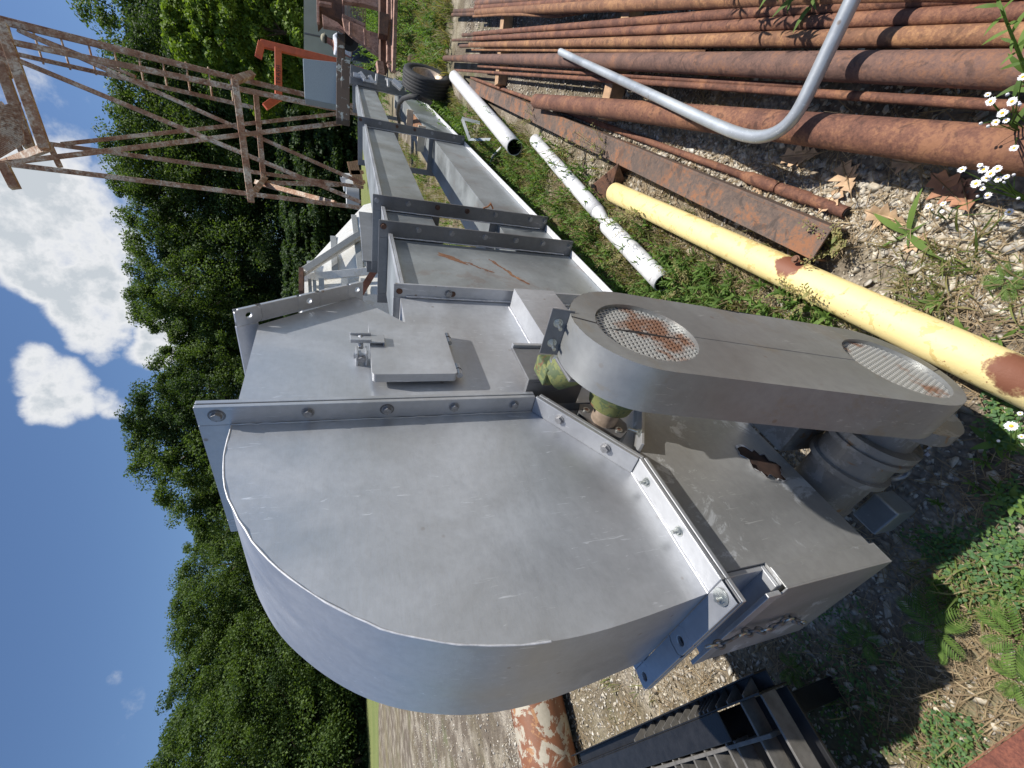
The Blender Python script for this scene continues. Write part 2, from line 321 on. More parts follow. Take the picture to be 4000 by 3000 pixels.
def scatter(tv, tf, pos, scale, rm, flat=None):
    """instances of a template merged into one array"""
    tv = np.asarray(tv, float); tf = np.asarray(tf, int); n = len(pos); sc = np.asarray(scale, float)
    if sc.ndim == 1: sc = np.repeat(sc[:, None], 3, 1)
    V = np.einsum('nij,nkj->nki', rm, tv[None]*sc[:, None, :]) + pos[:, None, :]
    Fa = tf[None] + (np.arange(n)*len(tv))[:, None, None]
    return V.reshape(-1, 3), Fa.reshape(-1, tf.shape[1])
def join(parts):
    V = []; Fs = []; o = 0
    for v, f in parts: V.append(v); Fs.append(f+o); o += len(v)
    return np.concatenate(V), np.concatenate(Fs)
# ================================================================ SETTING
gm = MB(); gm.add([(-400, -60, 0), (400, -60, 0), (400, 500, 0), (-400, 500, 0)], [(0, 1, 2, 3)], 'gravel_ground')
tag(gm.build('ground'), None, None, kind='structure')
lm = MB(); lp = [G(1485, 3600), G(1478, 2800), G(1500, 2200), (-3, 17, 0), (6, 16.5, 0), (40, 30, 0)]
lm.add([(p[0], p[1], .004) for p in lp] + [(60, 200, .004), (-200, 200, .004), (-200, 40, .004)], [tuple(range(9))][::1], 'lawn')
tag(lm.build('lawn'), None, None, kind='structure')
# ================================================================ BUCKET ELEVATOR (lies on its side, seen along its casing)
e1 = Vector((.62749, .77843, -.01729)); e3 = Vector((-.77863, .62733, -.01391)); e2 = Vector((.00002, .02219, .99975)); K = .8207
r0 = ray(3424, 2200); tt = (.36 - H)/r0[2]; EC = Vector((r0[0]*tt, r0[1]*tt, .36))
EL = thing('bucket_elevator', (0, 0, 0), 'long grey steel bucket elevator on its side with rounded hood and twin legs', 'bucket elevator')
EL.matrix_world = Matrix(((e1[0]*K, e3[0]*K, e2[0]*K, EC[0]), (e1[1]*K, e3[1]*K, e2[1]*K, EC[1]), (e1[2]*K, e3[2]*K, e2[2]*K, EC[2]), (0, 0, 0, 1)))
def holed(mb, A, u, w, n, lu, lw, th, holes, r, m):
    """plate lu x lw from corner A along u and w, thickness th along n, with round holes at (s,t)"""
    A = Vector(A); u = Vector(u).normalized(); w = Vector(w).normalized(); n = Vector(n).normalized(); hs = sorted(holes)
    P = lambda a, b, c: A + u*a + w*b + n*c
    edges = [0] + [(hs[i][0]+hs[i+1][0])/2 for i in range(len(hs)-1)] + [lu]
    for i, (s, t) in enumerate(hs):
        a0 = max(edges[i], s-lw*.7); a1 = min(edges[i+1], s+lw*.7)
        for x0, x1 in ((edges[i], a0), (a1, edges[i+1])):
            if x1-x0 > 1e-4:
                q = [P(x0, 0, 0), P(x1, 0, 0), P(x1, lw, 0), P(x0, lw, 0), P(x0, 0, th), P(x1, 0, th), P(x1, lw, th), P(x0, lw, th)]
                mb.add(q, [(0, 3, 2, 1), (4, 5, 6, 7), (0, 1, 5, 4), (2, 3, 7, 6)], m)
        k = 16; ring = []; out = []
        for j in range(k):
            an = 2*math.pi*j/k; c, si = math.cos(an), math.sin(an); ring.append((s+r*c, t+r*si))
            f = 1e9
            if c > 1e-6: f = min(f, (a1-s)/c)
            if c < -1e-6: f = min(f, (a0-s)/c)
            if si > 1e-6: f = min(f, (lw-t)/si)
            if si < -1e-6: f = min(f, (0-t)/si)
            out.append((s+f*c, t+f*si))
        vs = [P(x, y, z) for z in (0, th) for x, y in ring+out]; fs = []
        for j in range(k):
            b = (j+1) % k; fs += [(j, b, k+b, k+j), (2*k+j, 3*k+j, 3*k+b, 2*k+b), (j, 2*k+j, 2*k+b, b), (k+j, k+b, 3*k+b, 3*k+j)]
        mb.add(vs, fs, m)
        cs = [(a0, 0), (a1, 0), (a1, lw), (a0, lw)]
        for cx_, cy_ in cs:   # corners of the cell
            d = sorted(range(k), key=lambda j: (out[j][0]-cx_)**2+(out[j][1]-cy_)**2)[:2]; p, q = out[d[0]], out[d[1]]
            for z in (0, th): mb.add([P(cx_, cy_, z), P(p[0], p[1], z), P(q[0], q[1], z)], [(0, 1, 2)], m)
YB_, YF = .42, -.065; YBK = .485
arc = [(.715, 1.737), (.604, 1.733), (.50, 1.713), (.405, 1.671), (.32, 1.62), (.245, 1.555), (.18, 1.485), (.125, 1.41), (.082, 1.33), (.048, 1.24), (.025, 1.15), (.012, 1.05), (.008, .95), (.012, .84), (.02, .73), (.03, .612)]
def catmull(P, n=3):
    out = []
    for i in range(len(P)-1):
        p0, p1, p2, p3 = P[max(i-1, 0)], P[i], P[i+1], P[min(i+2, len(P)-1)]
        for j in range(n):
            t = j/n; out.append(tuple(.5*((2*p1[k]) + (p2[k]-p0[k])*t + (2*p0[k]-5*p1[k]+4*p2[k]-p3[k])*t*t + (-p0[k]+3*p1[k]-3*p2[k]+p3[k])*t**3) for k in (0, 1)))
    return out + [P[-1]]
arc = catmull(arc)
hd = MB(); poly = arc + [(.427, .612), (.715, .836)]
n_ = len(poly); hd.add([(a, 0, b) for a, b in poly], [tuple(range(n_))], 'alu_paint'); hd.add([(a, YB_, b) for a, b in poly], [tuple(reversed(range(n_)))], 'alu_paint')
na = len(arc); hd.add([(a, y, b) for y in (0, YB_) for a, b in arc], [(i+1, i, na+i, na+i+1) for i in range(na-1)], 'alu_paint', True)
hood = hd.build('head_hood', EL)
wb = MB(); wr = random.Random(3)
def bead(pts, r=.0035, m='weld_white_glint', jit=.0012, ext=8):
    P = []
    for a, b in zip(pts, pts[1:]):
        a = Vector(a); b = Vector(b); k = max(1, int((b-a).length/.02))
        P += [a.lerp(b, i/k) for i in range(k)]
    P.append(Vector(pts[-1])); P = [p + Vector([wr.uniform(-jit, jit) for _ in range(3)]) for p in P]
    wb.tube(P, [r*wr.uniform(.75, 1.25) for _ in P], m, 6)
bead([(a, 0, b) for a, b in arc[:34]], .0024, 'weld_white_glint', .0014); bead([(.715, -.001, 1.735), (.715, -.001, .85)], .0025, 'alu_paint'); bead([(.715, -.001, .84), (.427, -.001, .616)], .003); bead([(.427, -.001, .614), (.03, -.001, .614)], .003)
wb.build('weld_seam', hood)
# hood flange and body flange, bolted face to face
def flange_pair(dx, m, name, parent, th=.013):
    f = MB(); x0 = .717 if dx == 0 else .734
    f.box((x0, YF, .85), (x0+th, 0, 1.812), m); f.box((x0, .0, 1.735), (x0+th, YB_, 1.812), m); f.box((x0, YB_, .85), (x0+th, YBK, 1.812), m)
    off = 0 if dx == 0 else -.017
    A = Vector((.722+(.008 if dx else 0), 0, .845+off)); B = Vector((.418, 0, .613+off)); u = (B-A).normalized(); nn = Vector((-u.z, 0, u.x))
    if nn.z < 0: nn = -nn
    for y0, y1 in ((YF, 0), (YB_, YBK)):
        f.bar((A.x, (y0+y1)/2, A.z), (B.x, (y0+y1)/2, B.z), y1-y0, th, m, nn)
        f.box((.0297, y0, .600+off), (.418, y1, .600+off+th), m)
    return f
f = flange_pair(0, 'alu_paint', 'hood_flange', hood)
holed(f, (-.028, YF, .600), (0, 1, 0), (1, 0, 0), (0, 0, 1), YBK-YF, .0575, .013, [(.265, .027), (.515, .027)], .0125, 'alu_paint')
f.build('hood_flange', EL, .0025)
f = flange_pair(1, 'alu_paint', 'body_flange', EL)
f.box((-.028, YF, .583), (.0295, YBK, .596), 'alu_paint'); f.build('body_flange', EL, .0025)
gk = MB()  # thin dark gasket line between them
gk.box((.7303, YF+.004, .86), (.7337, -.002, 1.808), 'black_hole'); gk.build('gasket', EL)
for i, (x, z, d, up) in enumerate([(.717, 1.764, 'x', 0), (.717, 1.545, 'x', 0), (.717, 1.33, 'x', 0), (.717, 1.125, 'x', 0), (.717, .922, 'x', 0), (.634, .786, 'd', 0), (.494, .682, 'd', 0), (.35, .613, 'z', 1), (.183, .613, 'z', 1), (.0, .613, 'z', 2)]):
    b = MB(); dd = {'x': (-1, 0, 0), 'd': (-.607, 0, .795), 'z': (0, 0, 1)}[d]
    if up: b.hexbolt((x, -.035, z), dd, .0105, .010, 'bolt_zinc', .014, 'bolt_zinc')
    else: b.hexbolt((x, -.035, z), dd, .0125, .012, 'bolt_grey')
    if up == 2: b.tube([(x+.004, -.034, z+.002), (x+.004, -.034, z+.006)], .021, 'bolt_zinc', 14)
    if i in (0, 2, 5): b.tube([(x-.0002 if d == 'x' else x, -.035, z+(0 if d == 'x' else .0145)), (x-.0008 if d == 'x' else x, -.035, z+(0 if d == 'x' else .0150))], .021, 'dark_flange', 18, smooth=False) if d == 'x' else None
    b.build('bolt', EL)
# fixed head body
bd = MB(); body = [(.748, 1.735), (1.236, 1.737), (1.487, 1.405), (1.285, 1.215), (1.505, 1.215), (1.505, .02), (.76, .02), (.748, .84), (.735, .83), (.42, .597), (.42, .40)]
body = [(.748, 1.735), (1.236, 1.737), (1.487, 1.405), (1.285, 1.215), (1.505, 1.215), (1.505, .02), (.76, .02), (.748, .90)]
bd.prism(body, 0, YB_, 'alu_paint'); bd.box((.40, .03, .02), (.748, YB_, .86), 'alu_paint'); bd.build('head_body', EL, .002)
dc = MB(); A = Vector((1.218, 0, 1.80)); B = Vector((1.502, 0, 1.372)); u = (B-A).normalized(); nn = Vector((u.z, 0, -u.x)); nn = nn if nn.x > 0 else -nn
for y0 in (YF, YB_): holed(dc, (A.x, y0, A.z), u, (0, 1, 0), nn, (B-A).length, .065, .013, [(.045, .03), (.27, .03), (.485, .03)], .011, 'alu_paint')
dc.bar(A+u*.035+nn*.0065+Vector((0, .0, 0)), A+u*.035+nn*.0065+Vector((0, YB_, 0)), .075, .0128, 'alu_paint', nn); dc.bar(B-u*.03+nn*.0065, B-u*.03+nn*.0065+Vector((0, YB_, 0)), .06, .0128, 'alu_paint', nn)
dc.build('discharge_flange', EL, .002)
# angle at the body end (third flange) and channel bracket on the face
def ring(name, x, z0, z1, m, gap=None, th=.012, w=.065, bolts=(), yb=.40, face=.035):
    f = MB(); f.box((x, YF, z0-.05), (x+th, face, z1+w-.01), m); f.box((x, face, z1), (x+th, yb, z1+w-.01), m); f.box((x, yb, z0-.05), (x+th, yb+w, z1+w-.01), m); f.box((x, face, z0-.05), (x+th, yb, z0), m)
    f.box((x+th, face-.006, z0), (x+.05, face-.001, z1), m)
    if gap: f.box((x, face, gap[0]), (x+th, yb, gap[0]+.055), m); f.box((x, face, gap[1]-.055), (x+th, yb, gap[1]), m)
    o = f.build(name, EL, .003)
    for z in bolts: b = MB(); b.hexbolt((x, -.032, z), (-1, 0, 0), .0135, .012, 'bolt_grey' if int(z*100) % 3 else 'rust_dark'); b.build('bolt', o)
    if name:
        b = MB(); P = []
        wbx = MB(); k = 40; P = [Vector((x-.004, face-.007, z0+(z1-z0)*i/k)) + Vector((wr.uniform(-.003, .003), 0, 0)) for i in range(k+1)]; wbx.tube(P, .0042, 'weld_white_glint', 6); wbx.build('weld_seam', o)
    return o
ring('casing_flange', 1.505, .06, 1.19, 'alu_paint', bolts=(1.0,), face=.0)
for z in (1.22, .66, .98):
    b = MB(); b.tube([(1.503, -.03, z), (1.5045, -.03, z)], .014, 'rust_dark', 14); b.build('bolt_hole', EL)
ch = MB(); ch.prism([(1.46, .50), (1.46, .705), (.99, .705), (.93, .50)], -.10, -.001, 'alu_paint'); ch.build('channel_bracket', EL, .003)
pl_ = MB(); pl_.box((.752, -.112, .66), (.955, -.098, .875), 'dark_flange'); pl_.box((.752, -.098, .66), (.768, 0, .875), 'dark_flange'); pl_.box((.94, -.125, .66), (.955, -.098, .875), 'alu_paint'); pl_.build('reducer_plate', EL, .002)
wb = MB(); bead([(1.46, -.001, .708), (.99, -.001, .708)], .0045); wb.build('weld_seam', EL)
# inspection door
dr = MB(); x0, x1, z0, z1 = .868, 1.19, 1.085, 1.365; rr = .018
def rrect(x0, x1, z0, z1, r, n=4):
    P = []
    for cx_, cz_, a0 in ((x1-r, z1-r, 0), (x0+r, z1-r, 90), (x0+r, z0+r, 180), (x1-r, z0+r, 270)):
        P += [(cx_+r*math.cos(R(a0+90*i/n)), cz_+r*math.sin(R(a0+90*i/n))) for i in range(n+1)]
    return P
dr.prism(rrect(x0, x1, z0, z1, .014), -.052, -.020, 'alu_paint'); door = dr.build('inspection_door', EL, .004)
fr = MB(); fr.prism(rrect(x0+.05, x1-.02, z0+.02, z1-.02, .014), -.020, -.0005, 'dark_flange'); fr.build('door_frame', door)
lt = MB(); lt.box((1.035, -.066, 1.315), (1.085, -.0605, 1.43), 'alu_paint'); lt.box((1.035, -.0605, 1.315), (1.085, -.052, 1.32), 'alu_paint'); lt.box((1.078, -.075, 1.36), (1.085, -.066, 1.43), 'alu_paint'); lt.box((1.035, -.075, 1.36), (1.042, -.066, 1.43), 'alu_paint'); lt.build('latch', door, .0015)
lt = MB(); lt.box((.985, -.052, 1.375), (1.03, 0, 1.382), 'alu_paint'); lt.box((.985, -.052, 1.405), (1.03, 0, 1.412), 'alu_paint'); lt.tube([(1.005, -.034, 1.372), (1.005, -.034, 1.42)], .014, 'alu_paint', 14); lt.tube([(1.03, -.045, 1.395), (1.075, -.062, 1.395)], .009, 'alu_paint', 8); lt.hexbolt((.985, -.03, 1.394), (-1, 0, 0), .011, .008, 'bolt_grey'); lt.build('latch_pivot', door, .001)
for xa in (.885, 1.09):
    h = MB(); h.tube([(xa, -.03, 1.072), (xa+.06, -.03, 1.072)], .011, 'alu_paint', 12); h.tube([(xa+.03, -.03, 1.072), (xa+.032, -.03, 1.072)], .0125, 'black_hole', 12); h.build('hinge', door)
# spout box below the hood
sp = MB(); P = [(0.0, 0.0), (.78, .0), (.78, .30), (.722, .41), (.473, .565), (.42, .583), (.06, .583), (.06, .41), (0, .41)]
sp.prism(P, -.028, .40, 'spout_zinc'); spo = sp.build('discharge_spout', EL, .002)
c = MB(); c.box((-.012, -.034, -.012), (.045, -.029, .412), 'spout_zinc'); c.box((-.016, -.034, -.012), (-.011, .41, .412), 'spout_zinc'); c.build('spout_cap', EL, .002)
c = MB(); c.box((.0, -.02, .413), (.0585, .40, .425), 'alu_paint'); c.box((-.02, -.020, .425), (-.008, .40, .47), 'alu_paint'); c.box((.046, -.020, .425), (.0585, .40, .581), 'alu_paint'); c.build('spout_angle', EL, .002)
c = MB(); c.bar((.722, -.04, .41), (.473, -.04, .565), .05, .010, 'alu_paint', (.53, 0, .85)); c.build('edge_plate', EL, .0015)
b = MB(); b.hexbolt((.53, -.055, .535), (.53, 0, .85), .012, .012, 'bolt_zinc', .03, 'bolt_zinc'); b.build('bolt', EL)
# torn rusty hole in the spout side: dark opening with curled lip
hl = MB(); hr = random.Random(5); cx0, cz0 = .372, .115; ringp = []
for i in range(26):
    a = 2*math.pi*i/26; rx, rz = .085, .055; q = hr.uniform(.72, 1.2); ringp.append((cx0 + rx*q*math.cos(a)*.9 + .25*rz*math.sin(a), cz0 + rz*q*math.sin(a) + .1*rx*math.cos(a)))
hl.add([(a, -.0292, b) for a, b in ringp], [tuple(range(26))], 'hole_brown')
for i in range(26):
    a, b_ = ringp[i], ringp[(i+1) % 26]; t_ = hr.uniform(.008, .024) if a[0] < cx0+.02 else .004
    hl.add([(a[0], -.029, a[1]), (b_[0], -.029, b_[1]), (b_[0]+(b_[0]-cx0)*.12, -.029-t_*.5, b_[1]+t_*.7), (a[0]+(a[0]-cx0)*.12, -.029-t_*.6, a[1]+t_*.6)], [(0, 1, 2, 3)], 'weld_white_glint' if hr.random() < .35 else 'alu_paint')
hl.build('torn_hole', spo)
# transition panel and legs
pn = MB()
def leg(mb, x0, x1, z0, z1, top=True, bot=True, m='alu_leg'):
    mb.box((x0, .035, z0), (x1, .40, z1), m)
    if top: mb.box((x0, -.0, z1-.006), (x1, .034, z1+.001), 'alu_paint'); mb.box((x0, -.0, z1-.022), (x1, .004, z1-.007), 'alu_paint')
    if bot: mb.box((x0, -.01, z0+.0), (x1, .034, z0+.007), 'weld_white_glint')  # bottom lip whitened: sun on its upward face painted into the colour
leg(pn, 1.518, 2.295, .0, 1.205); pno = pn.build('transition_panel', EL, .0015)
sr = random.Random(9)
def stain(A, B, w, m='rust_orange'):
    st = MB()
    for i in range(26):
        t_ = i/25; x = A[0]+(B[0]-A[0])*t_+sr.gauss(0, w*.5); z = A[1]+(B[1]-A[1])*t_+sr.gauss(0, w*.5); s_ = w*sr.uniform(.6, 1.5); an = math.atan2(B[1]-A[1], B[0]-A[0])+sr.uniform(-.3, .3)
        P = [(x+s_*(1.8*math.cos(a)*math.cos(an)-.5*math.sin(a)*math.sin(an))*sr.uniform(.7, 1.2), .0344-.00002*i, z+s_*(1.8*math.cos(a)*math.sin(an)+.5*math.sin(a)*math.cos(an))*sr.uniform(.7, 1.2)) for a in [2*math.pi*k/9 for k in range(9)]]
        st.add(P, [tuple(range(9))], m)
    st.build('rust_run', pno)
stain((2.16, .93), (1.93, .66), .009); stain((2.10, .62), (1.83, .50), .013); stain((2.12, .91), (2.05, .83), .016)
ring('casing_flange', 2.31, .05, 1.205, 'dark_flange', bolts=(1.235, 1.034, .834, .62, .41, .22, .02))
ring('casing_flange', 2.80, .05, 1.215, 'dark_flange', gap=(.39, .875), bolts=(1.245, 1.04, .841, .63, .416, .14, .02))
segs = [(2.323, 2.79), (2.813, 5.83), (5.865, 9.9), (9.93, 11.4)]
for i, (a, b) in enumerate(segs):
    q = MB(); leg(q, a, b, .875, 1.215, True, False); q.build('upper_leg', EL, .0015)
    q = MB(); leg(q, a, b, .0, .385, False, True); q.build('lower_leg', EL, .0015)
ring('casing_flange', 5.85, .05, 1.235, 'dark_flange', gap=(.39, .875), bolts=(1.26, 1.04, .841, .63, .416, .14, .02))
ring('casing_flange', 9.91, .05, 1.235, 'dark_flange', gap=(.39, .875))
# angle frame and junction parts at the far end and on the top edge
q = MB(); q.box((2.9, .45, 1.18), (4.0, .53, 1.30), 'dark_flange'); q.box((2.9, .44, 1.17), (4.0, .449, 1.325), 'dark_flange'); q.box((2.9, .4395, 1.3255), (4.0, .4495, 1.329), 'alu_paint'); q.build('top_angle', EL, .003)
q = MB(); q.box((2.52, .36, .42), (2.56, .44, .88), 'dark_flange'); q.box((2.6, .40, .39), (2.64, .46, .62), 'alu_leg'); q.build('stiffener', EL, .002)
q = MB(); q.box((6.6, .05, .387), (7.9, .30, .40), 'rust_orange'); q.box((6.5, .0, .40), (6.54, .32, .50), 'wood_white'); q.box((7.9, .0, .40), (7.94, .32, .50), 'wood_white'); q.build('rusty_tray', EL, .002)
q = MB(); q.tube([(2.79, -.07, .52), (2.785, -.085, .49), (2.80, -.10, .47), (2.83, -.10, .46), (2.845, -.09, .45), (2.84, -.06, .43)], .006, 'copper', 8); q.build('wire_hook', EL)
# head shaft, bearing plate, reducer, motor
q = MB(); bz = [(.652+.10*math.cos(a)*(1 if abs(math.cos(a)) > .2 else .8), .60+.075*math.sin(a)) for a in [2*math.pi*i/22 for i in range(22)]]
q.prism([( .735, .655), (.70, .675), (.64, .665), (.575, .62), (.555, .58), (.585, .535), (.62, .52), (.68, .54), (.73, .60)], .006, .029, 'alu_leg'); q.prism([( .735, .655), (.70, .675), (.64, .665), (.575, .62), (.555, .58), (.585, .535), (.62, .52), (.68, .54), (.73, .60)], -.01, .0055, 'dark_flange')
for a, b in ((.70, .645), (.592, .568)): q.tube([(a, -.0105, b), (a, -.014, b)], .0125, 'bolt_zinc', 14); q.tube([(a, -.0142, b), (a, -.0155, b)], .007, 'rust_dark', 6)
q.build('flange_bearing', EL, .002)
q = MB(); q.tube([(.648, -.01, .60), (.648, -.10, .60)], .046, 'rim_steel', 24); q.build('shaft_collar', EL)
q = MB(); q.tube([(.63, -.10, .62), (.63, -.16, .62), (.63, -.17, .62), (.60, -.385, .64)], [.072, .085, .10, .11], 'green_box', 28); q.tube([(.72, -.16, .80), (.62, -.30, .70)], .055, 'green_box', 14); reducer = q.build('gear_reducer', EL, .004)
q = MB(); q.box((.70, -.19, .73), (.79, -.125, .85), 'green_box'); q.build('reducer_arm', reducer, .006)
q = MB(); q.hexbolt((.725, -.205, .80), (-.25, -1, 0), .024, .026, 'bolt_zinc', .05, 'bolt_zinc'); q.tube([(.725, -.201, .80), (.724, -.207, .80)], .034, 'bolt_zinc', 18); q.build('bolt', reducer)
q = MB(); q.box((.55, -.27, .72), (.66, -.258, .86), 'dark_flange'); q.hexbolt((.60, -.272, .745), (-.2, -1, 0), .016, .016, 'rust_orange'); q.build('torque_tab', reducer, .004)
mo = MB(); mx, mz = .285, -.14
prof = [(y+.02, r*.80) for y, r in [(-.40, .05), (-.37, .055), (-.365, .105), (-.33, .118), (-.27, .122), (-.268, .158), (-.245, .158), (-.243, .148), (-.235, .148), (-.233, .158), (-.215, .158), (-.213, .134), (-.14, .134), (-.138, .152), (-.118, .152), (-.116, .128), (.02, .124), (.024, .134), (.07, .13), (.11, .10), (.115, .02)]]
mo.tube([(mx, y, mz) for y, r in prof], [r for y, r in prof], 'motor_grey', 44, smooth=False); motor = mo.build('electric_motor', EL)
q = MB(); q.box((mx-.11, -.26, mz+.04), (mx+.02, -.245, mz+.12), 'label_plate', None); q.build('name_plate', motor) if False else None
q = MB(); q.tube([(mx-.070+.012*math.sin(a), -.11+.032*math.cos(a), mz-.155+.032*math.sin(a)) for a in [2*math.pi*i/16 for i in range(16)]], .0085, 'bolt_grey', 8, closed=True); q.tube([(mx-.045, -.11, mz-.095), (mx-.060, -.11, mz-.125)], .014, 'bolt_grey', 8); q.build('eye_bolt', motor)
for k in range(6):
    an = R(200+k*22); q = MB(); q.hexbolt((mx+.121*math.cos(an), -.268, mz+.121*math.sin(an)), (math.cos(an), 0, math.sin(an)), .010, .010, 'bolt_grey'); q.build('bolt', motor)
q = MB(); q.tube([(mx+.015, -.375, mz+.02), (mx+.015, -.335, mz+.02)], .165, 'motor_grey', 36, smooth=False); q.build('end_flange', motor, .003)
q = MB(); q.box((.41, -.38, -.16), (.425, -.035, -.005), 'motor_grey'); q.box((.41, -.38, -.012), (.60, -.035, -.001), 'motor_grey'); q.build('motor_mount', motor, .002)
q = MB(); q.box((mx-.17, -.02, mz-.22), (mx-.08, .10, mz-.12), 'alu_leg'); q.build('conduit_box', motor, .006)
# belt guard
ga = Vector((-.194, 0, -.981)).normalized(); gp_ = Vector((.981, 0, -.194)); C1 = Vector((.447, 0, .786)); C2 = Vector((.305, 0, .078)); gr = .178
def stadium(r, n=22):
    P = []
    for i in range(n+1): a = math.pi*i/n; P.append(C1 + gp_*r*math.cos(a) - ga*r*math.sin(a))
    for i in range(n+1): a = math.pi*i/n; P.append(C2 - gp_*r*math.cos(a) + ga*r*math.sin(a))
    return P
gd = MB(); out = stadium(gr); n_ = len(out); yf, yk = -.505, -.392
gd.add([(p.x, y, p.z) for y in (yf, yk) for p in out], [(i, (i+1) % n_, n_+(i+1) % n_, n_+i) for i in range(n_)], 'zinc_guard', True)
gd.add([(p.x, yk, p.z) for p in out], [tuple(reversed(range(n_)))], 'zinc_guard')
# front plate with two round openings
H1 = Vector((.432, 0, .786)); H2 = Vector((.288, 0, .072)); hr1, hr2 = .124, .132
k = 40
def circ(c, r): return [c + gp_*r*math.cos(2*math.pi*i/k) - ga*r*math.sin(2*math.pi*i/k) for i in range(k)]
def loc(p, c): d = p-c; return d.dot(gp_), -d.dot(ga)
M1 = (C1+C2)/2
def half(c, r, sign, C):
    """front plate half around one opening, out to the outline and the mid line"""
    inner = circ(c, r); outer = []
    for i in range(k):
        a = 2*math.pi*i/k; d = gp_*math.cos(a) - ga*math.sin(a); best = 9
        for j in range(n_):
            p, q_ = out[j], out[(j+1) % n_]; e = q_-p; den = d.x*e.z - d.z*e.x
            if abs(den) < 1e-9: continue
            w = p-c; t_ = (w.x*e.z - w.z*e.x)/den; s_ = (w.x*d.z - w.z*d.x)/den
            if t_ > 0 and -1e-6 <= s_ <= 1+1e-6: best = min(best, t_)
        nd = d.dot(ga); t2 = (M1-c).dot(ga)/nd if abs(nd) > 1e-6 and (M1-c).dot(ga)/nd > 0 else 9
        outer.append(c + d*min(best, t2))
    gd.add([(p.x, yf, p.z) for p in inner+outer], [(k+i, k+(i+1) % k, (i+1) % k, i) for i in range(k)], 'zinc_guard')
    gd.add([(p.x, y, p.z) for y in (yf, yf+.012) for p in inner], [(i, (i+1) % k, k+(i+1) % k, k+i) for i in range(k)], 'zinc_guard', True)
    cs = [M1 + gp_*gr, M1 - gp_*gr]
    for cc in cs:
        d = sorted(range(k), key=lambda j: (outer[j]-cc).length)[:2]; gd.add([(x.x, yf, x.z) for x in (cc, outer[d[0]], outer[d[1]])], [(0, 1, 2)], 'zinc_guard')
half(H1, hr1, 1, C1); half(H2, hr2, -1, C2)
guard = gd.build('belt_guard', EL)
q = MB(); q.box((-.0008, 0, 0), (.0008, .001, 1), 'black_hole')
for A, B, w_, h_, m_ in ((H1-ga*hr1, C1-ga*gr, .0016, .003, 'black_hole'), (H1+ga*hr1, H2-ga*hr2, .0008, .0022, 'dark_flange'), (H2+ga*hr2, C2+ga*gr, .001, .002, 'black_hole')):
    sm = MB(); sm.bar((A.x, yf-.0004, A.z), (B.x, yf-.0004, B.z), w_, h_, m_, (1, 0, 0)); sm.build('guard_seam', guard)
for cc, r_p in ((H1, .085), (H2, .10)):
    q = MB(); rev_p = [(0, .0), (0, r_p*.35), (.004, r_p*.35), (.004, r_p*.8), (-.004, r_p*.85), (-.004, r_p), (.03, r_p)]
    q.tube([(cc.x, yf+.035, cc.z), (cc.x, yf+.065, cc.z)], r_p, 'motor_grey', 30, smooth=False); q.tube([(cc.x, yf+.03, cc.z), (cc.x, yf+.036, cc.z)], r_p*.35, 'rust_dark', 20, smooth=False); q.build('pulley', guard)
q = MB(); 
for sgn in (1, -1): A = H1+gp_*.085*sgn; B = H2+gp_*.10*sgn; q.bar((A.x, yf+.05, A.z), (B.x, yf+.05, B.z), .02, .008, 'rubber', gp_)
q.build('drive_belt', guard)
def perf(c, r, name):
    """real punched sheet: staggered hexagonal holes between struts"""
    q = MB(); pit = .0135; ro = .0047; nx = int(r/pit)+2
    for i in range(-nx, nx+1):
        for j in range(-nx-2, nx+3):
            a, b = (i + .5*(j % 2))*pit, j*pit*.866
            if a*a+b*b > (r+.002)**2: continue
            hexo = [(a+pit*.5774*math.cos(R(30+60*t_)), b+pit*.5774*math.sin(R(30+60*t_))) for t_ in range(6)]; hexi = [(a+ro*math.cos(R(30+60*t_)), b+ro*math.sin(R(30+60*t_))) for t_ in range(6)]
            vs = [(c + gp_*x - ga*y) for x, y in hexo+hexi]; yy = yf+.010
            q.add([(p.x, yy, p.z) for p in vs] + [(p.x, yy+.003, p.z) for p in vs[6:]], [(t_, (t_+1) % 6, 6+(t_+1) % 6, 6+t_) for t_ in range(6)] + [(6+t_, 6+(t_+1) % 6, 12+(t_+1) % 6, 12+t_) for t_ in range(6)], 'perforated')
    o = q.build(name, guard); return o
perf(H1, hr1, 'perforated_screen'); perf(H2, hr2, 'perforated_screen')
q = MB(); A = H1-ga*hr1; q.add([(p.x, yf+.0092, p.z) for p in (H1-ga*hr1*.8+gp_*.002, H1-ga*.02+gp_*.008, H1+ga*.05+gp_*.002, H1+ga*hr1, H1+ga*.05-gp_*.004, H1-ga*.02-gp_*.003)], [tuple(range(6))], 'black_hole'); q.build('screen_split', guard)
q = MB(); T0 = C1 - ga*(gr-.012) + gp_*.02; T1 = T0 - ga*.055 + gp_*.0
q.bar((T0.x, (yf+yk)/2, T0.z), (T1.x, (yf+yk)/2, T1.z), yk-yf+.01, .004, 'dark_flange', gp_); q.build('split_tab', guard, .001)
for y in (-.475, -.42):
    q = MB(); P = (T0+T1)/2 - ga*.005; q.hexbolt((P.x-.002*gp_.x, y, P.z), -gp_, .0085, .008, 'bolt_zinc', .022, 'bolt_zinc'); q.build('bolt', guard)
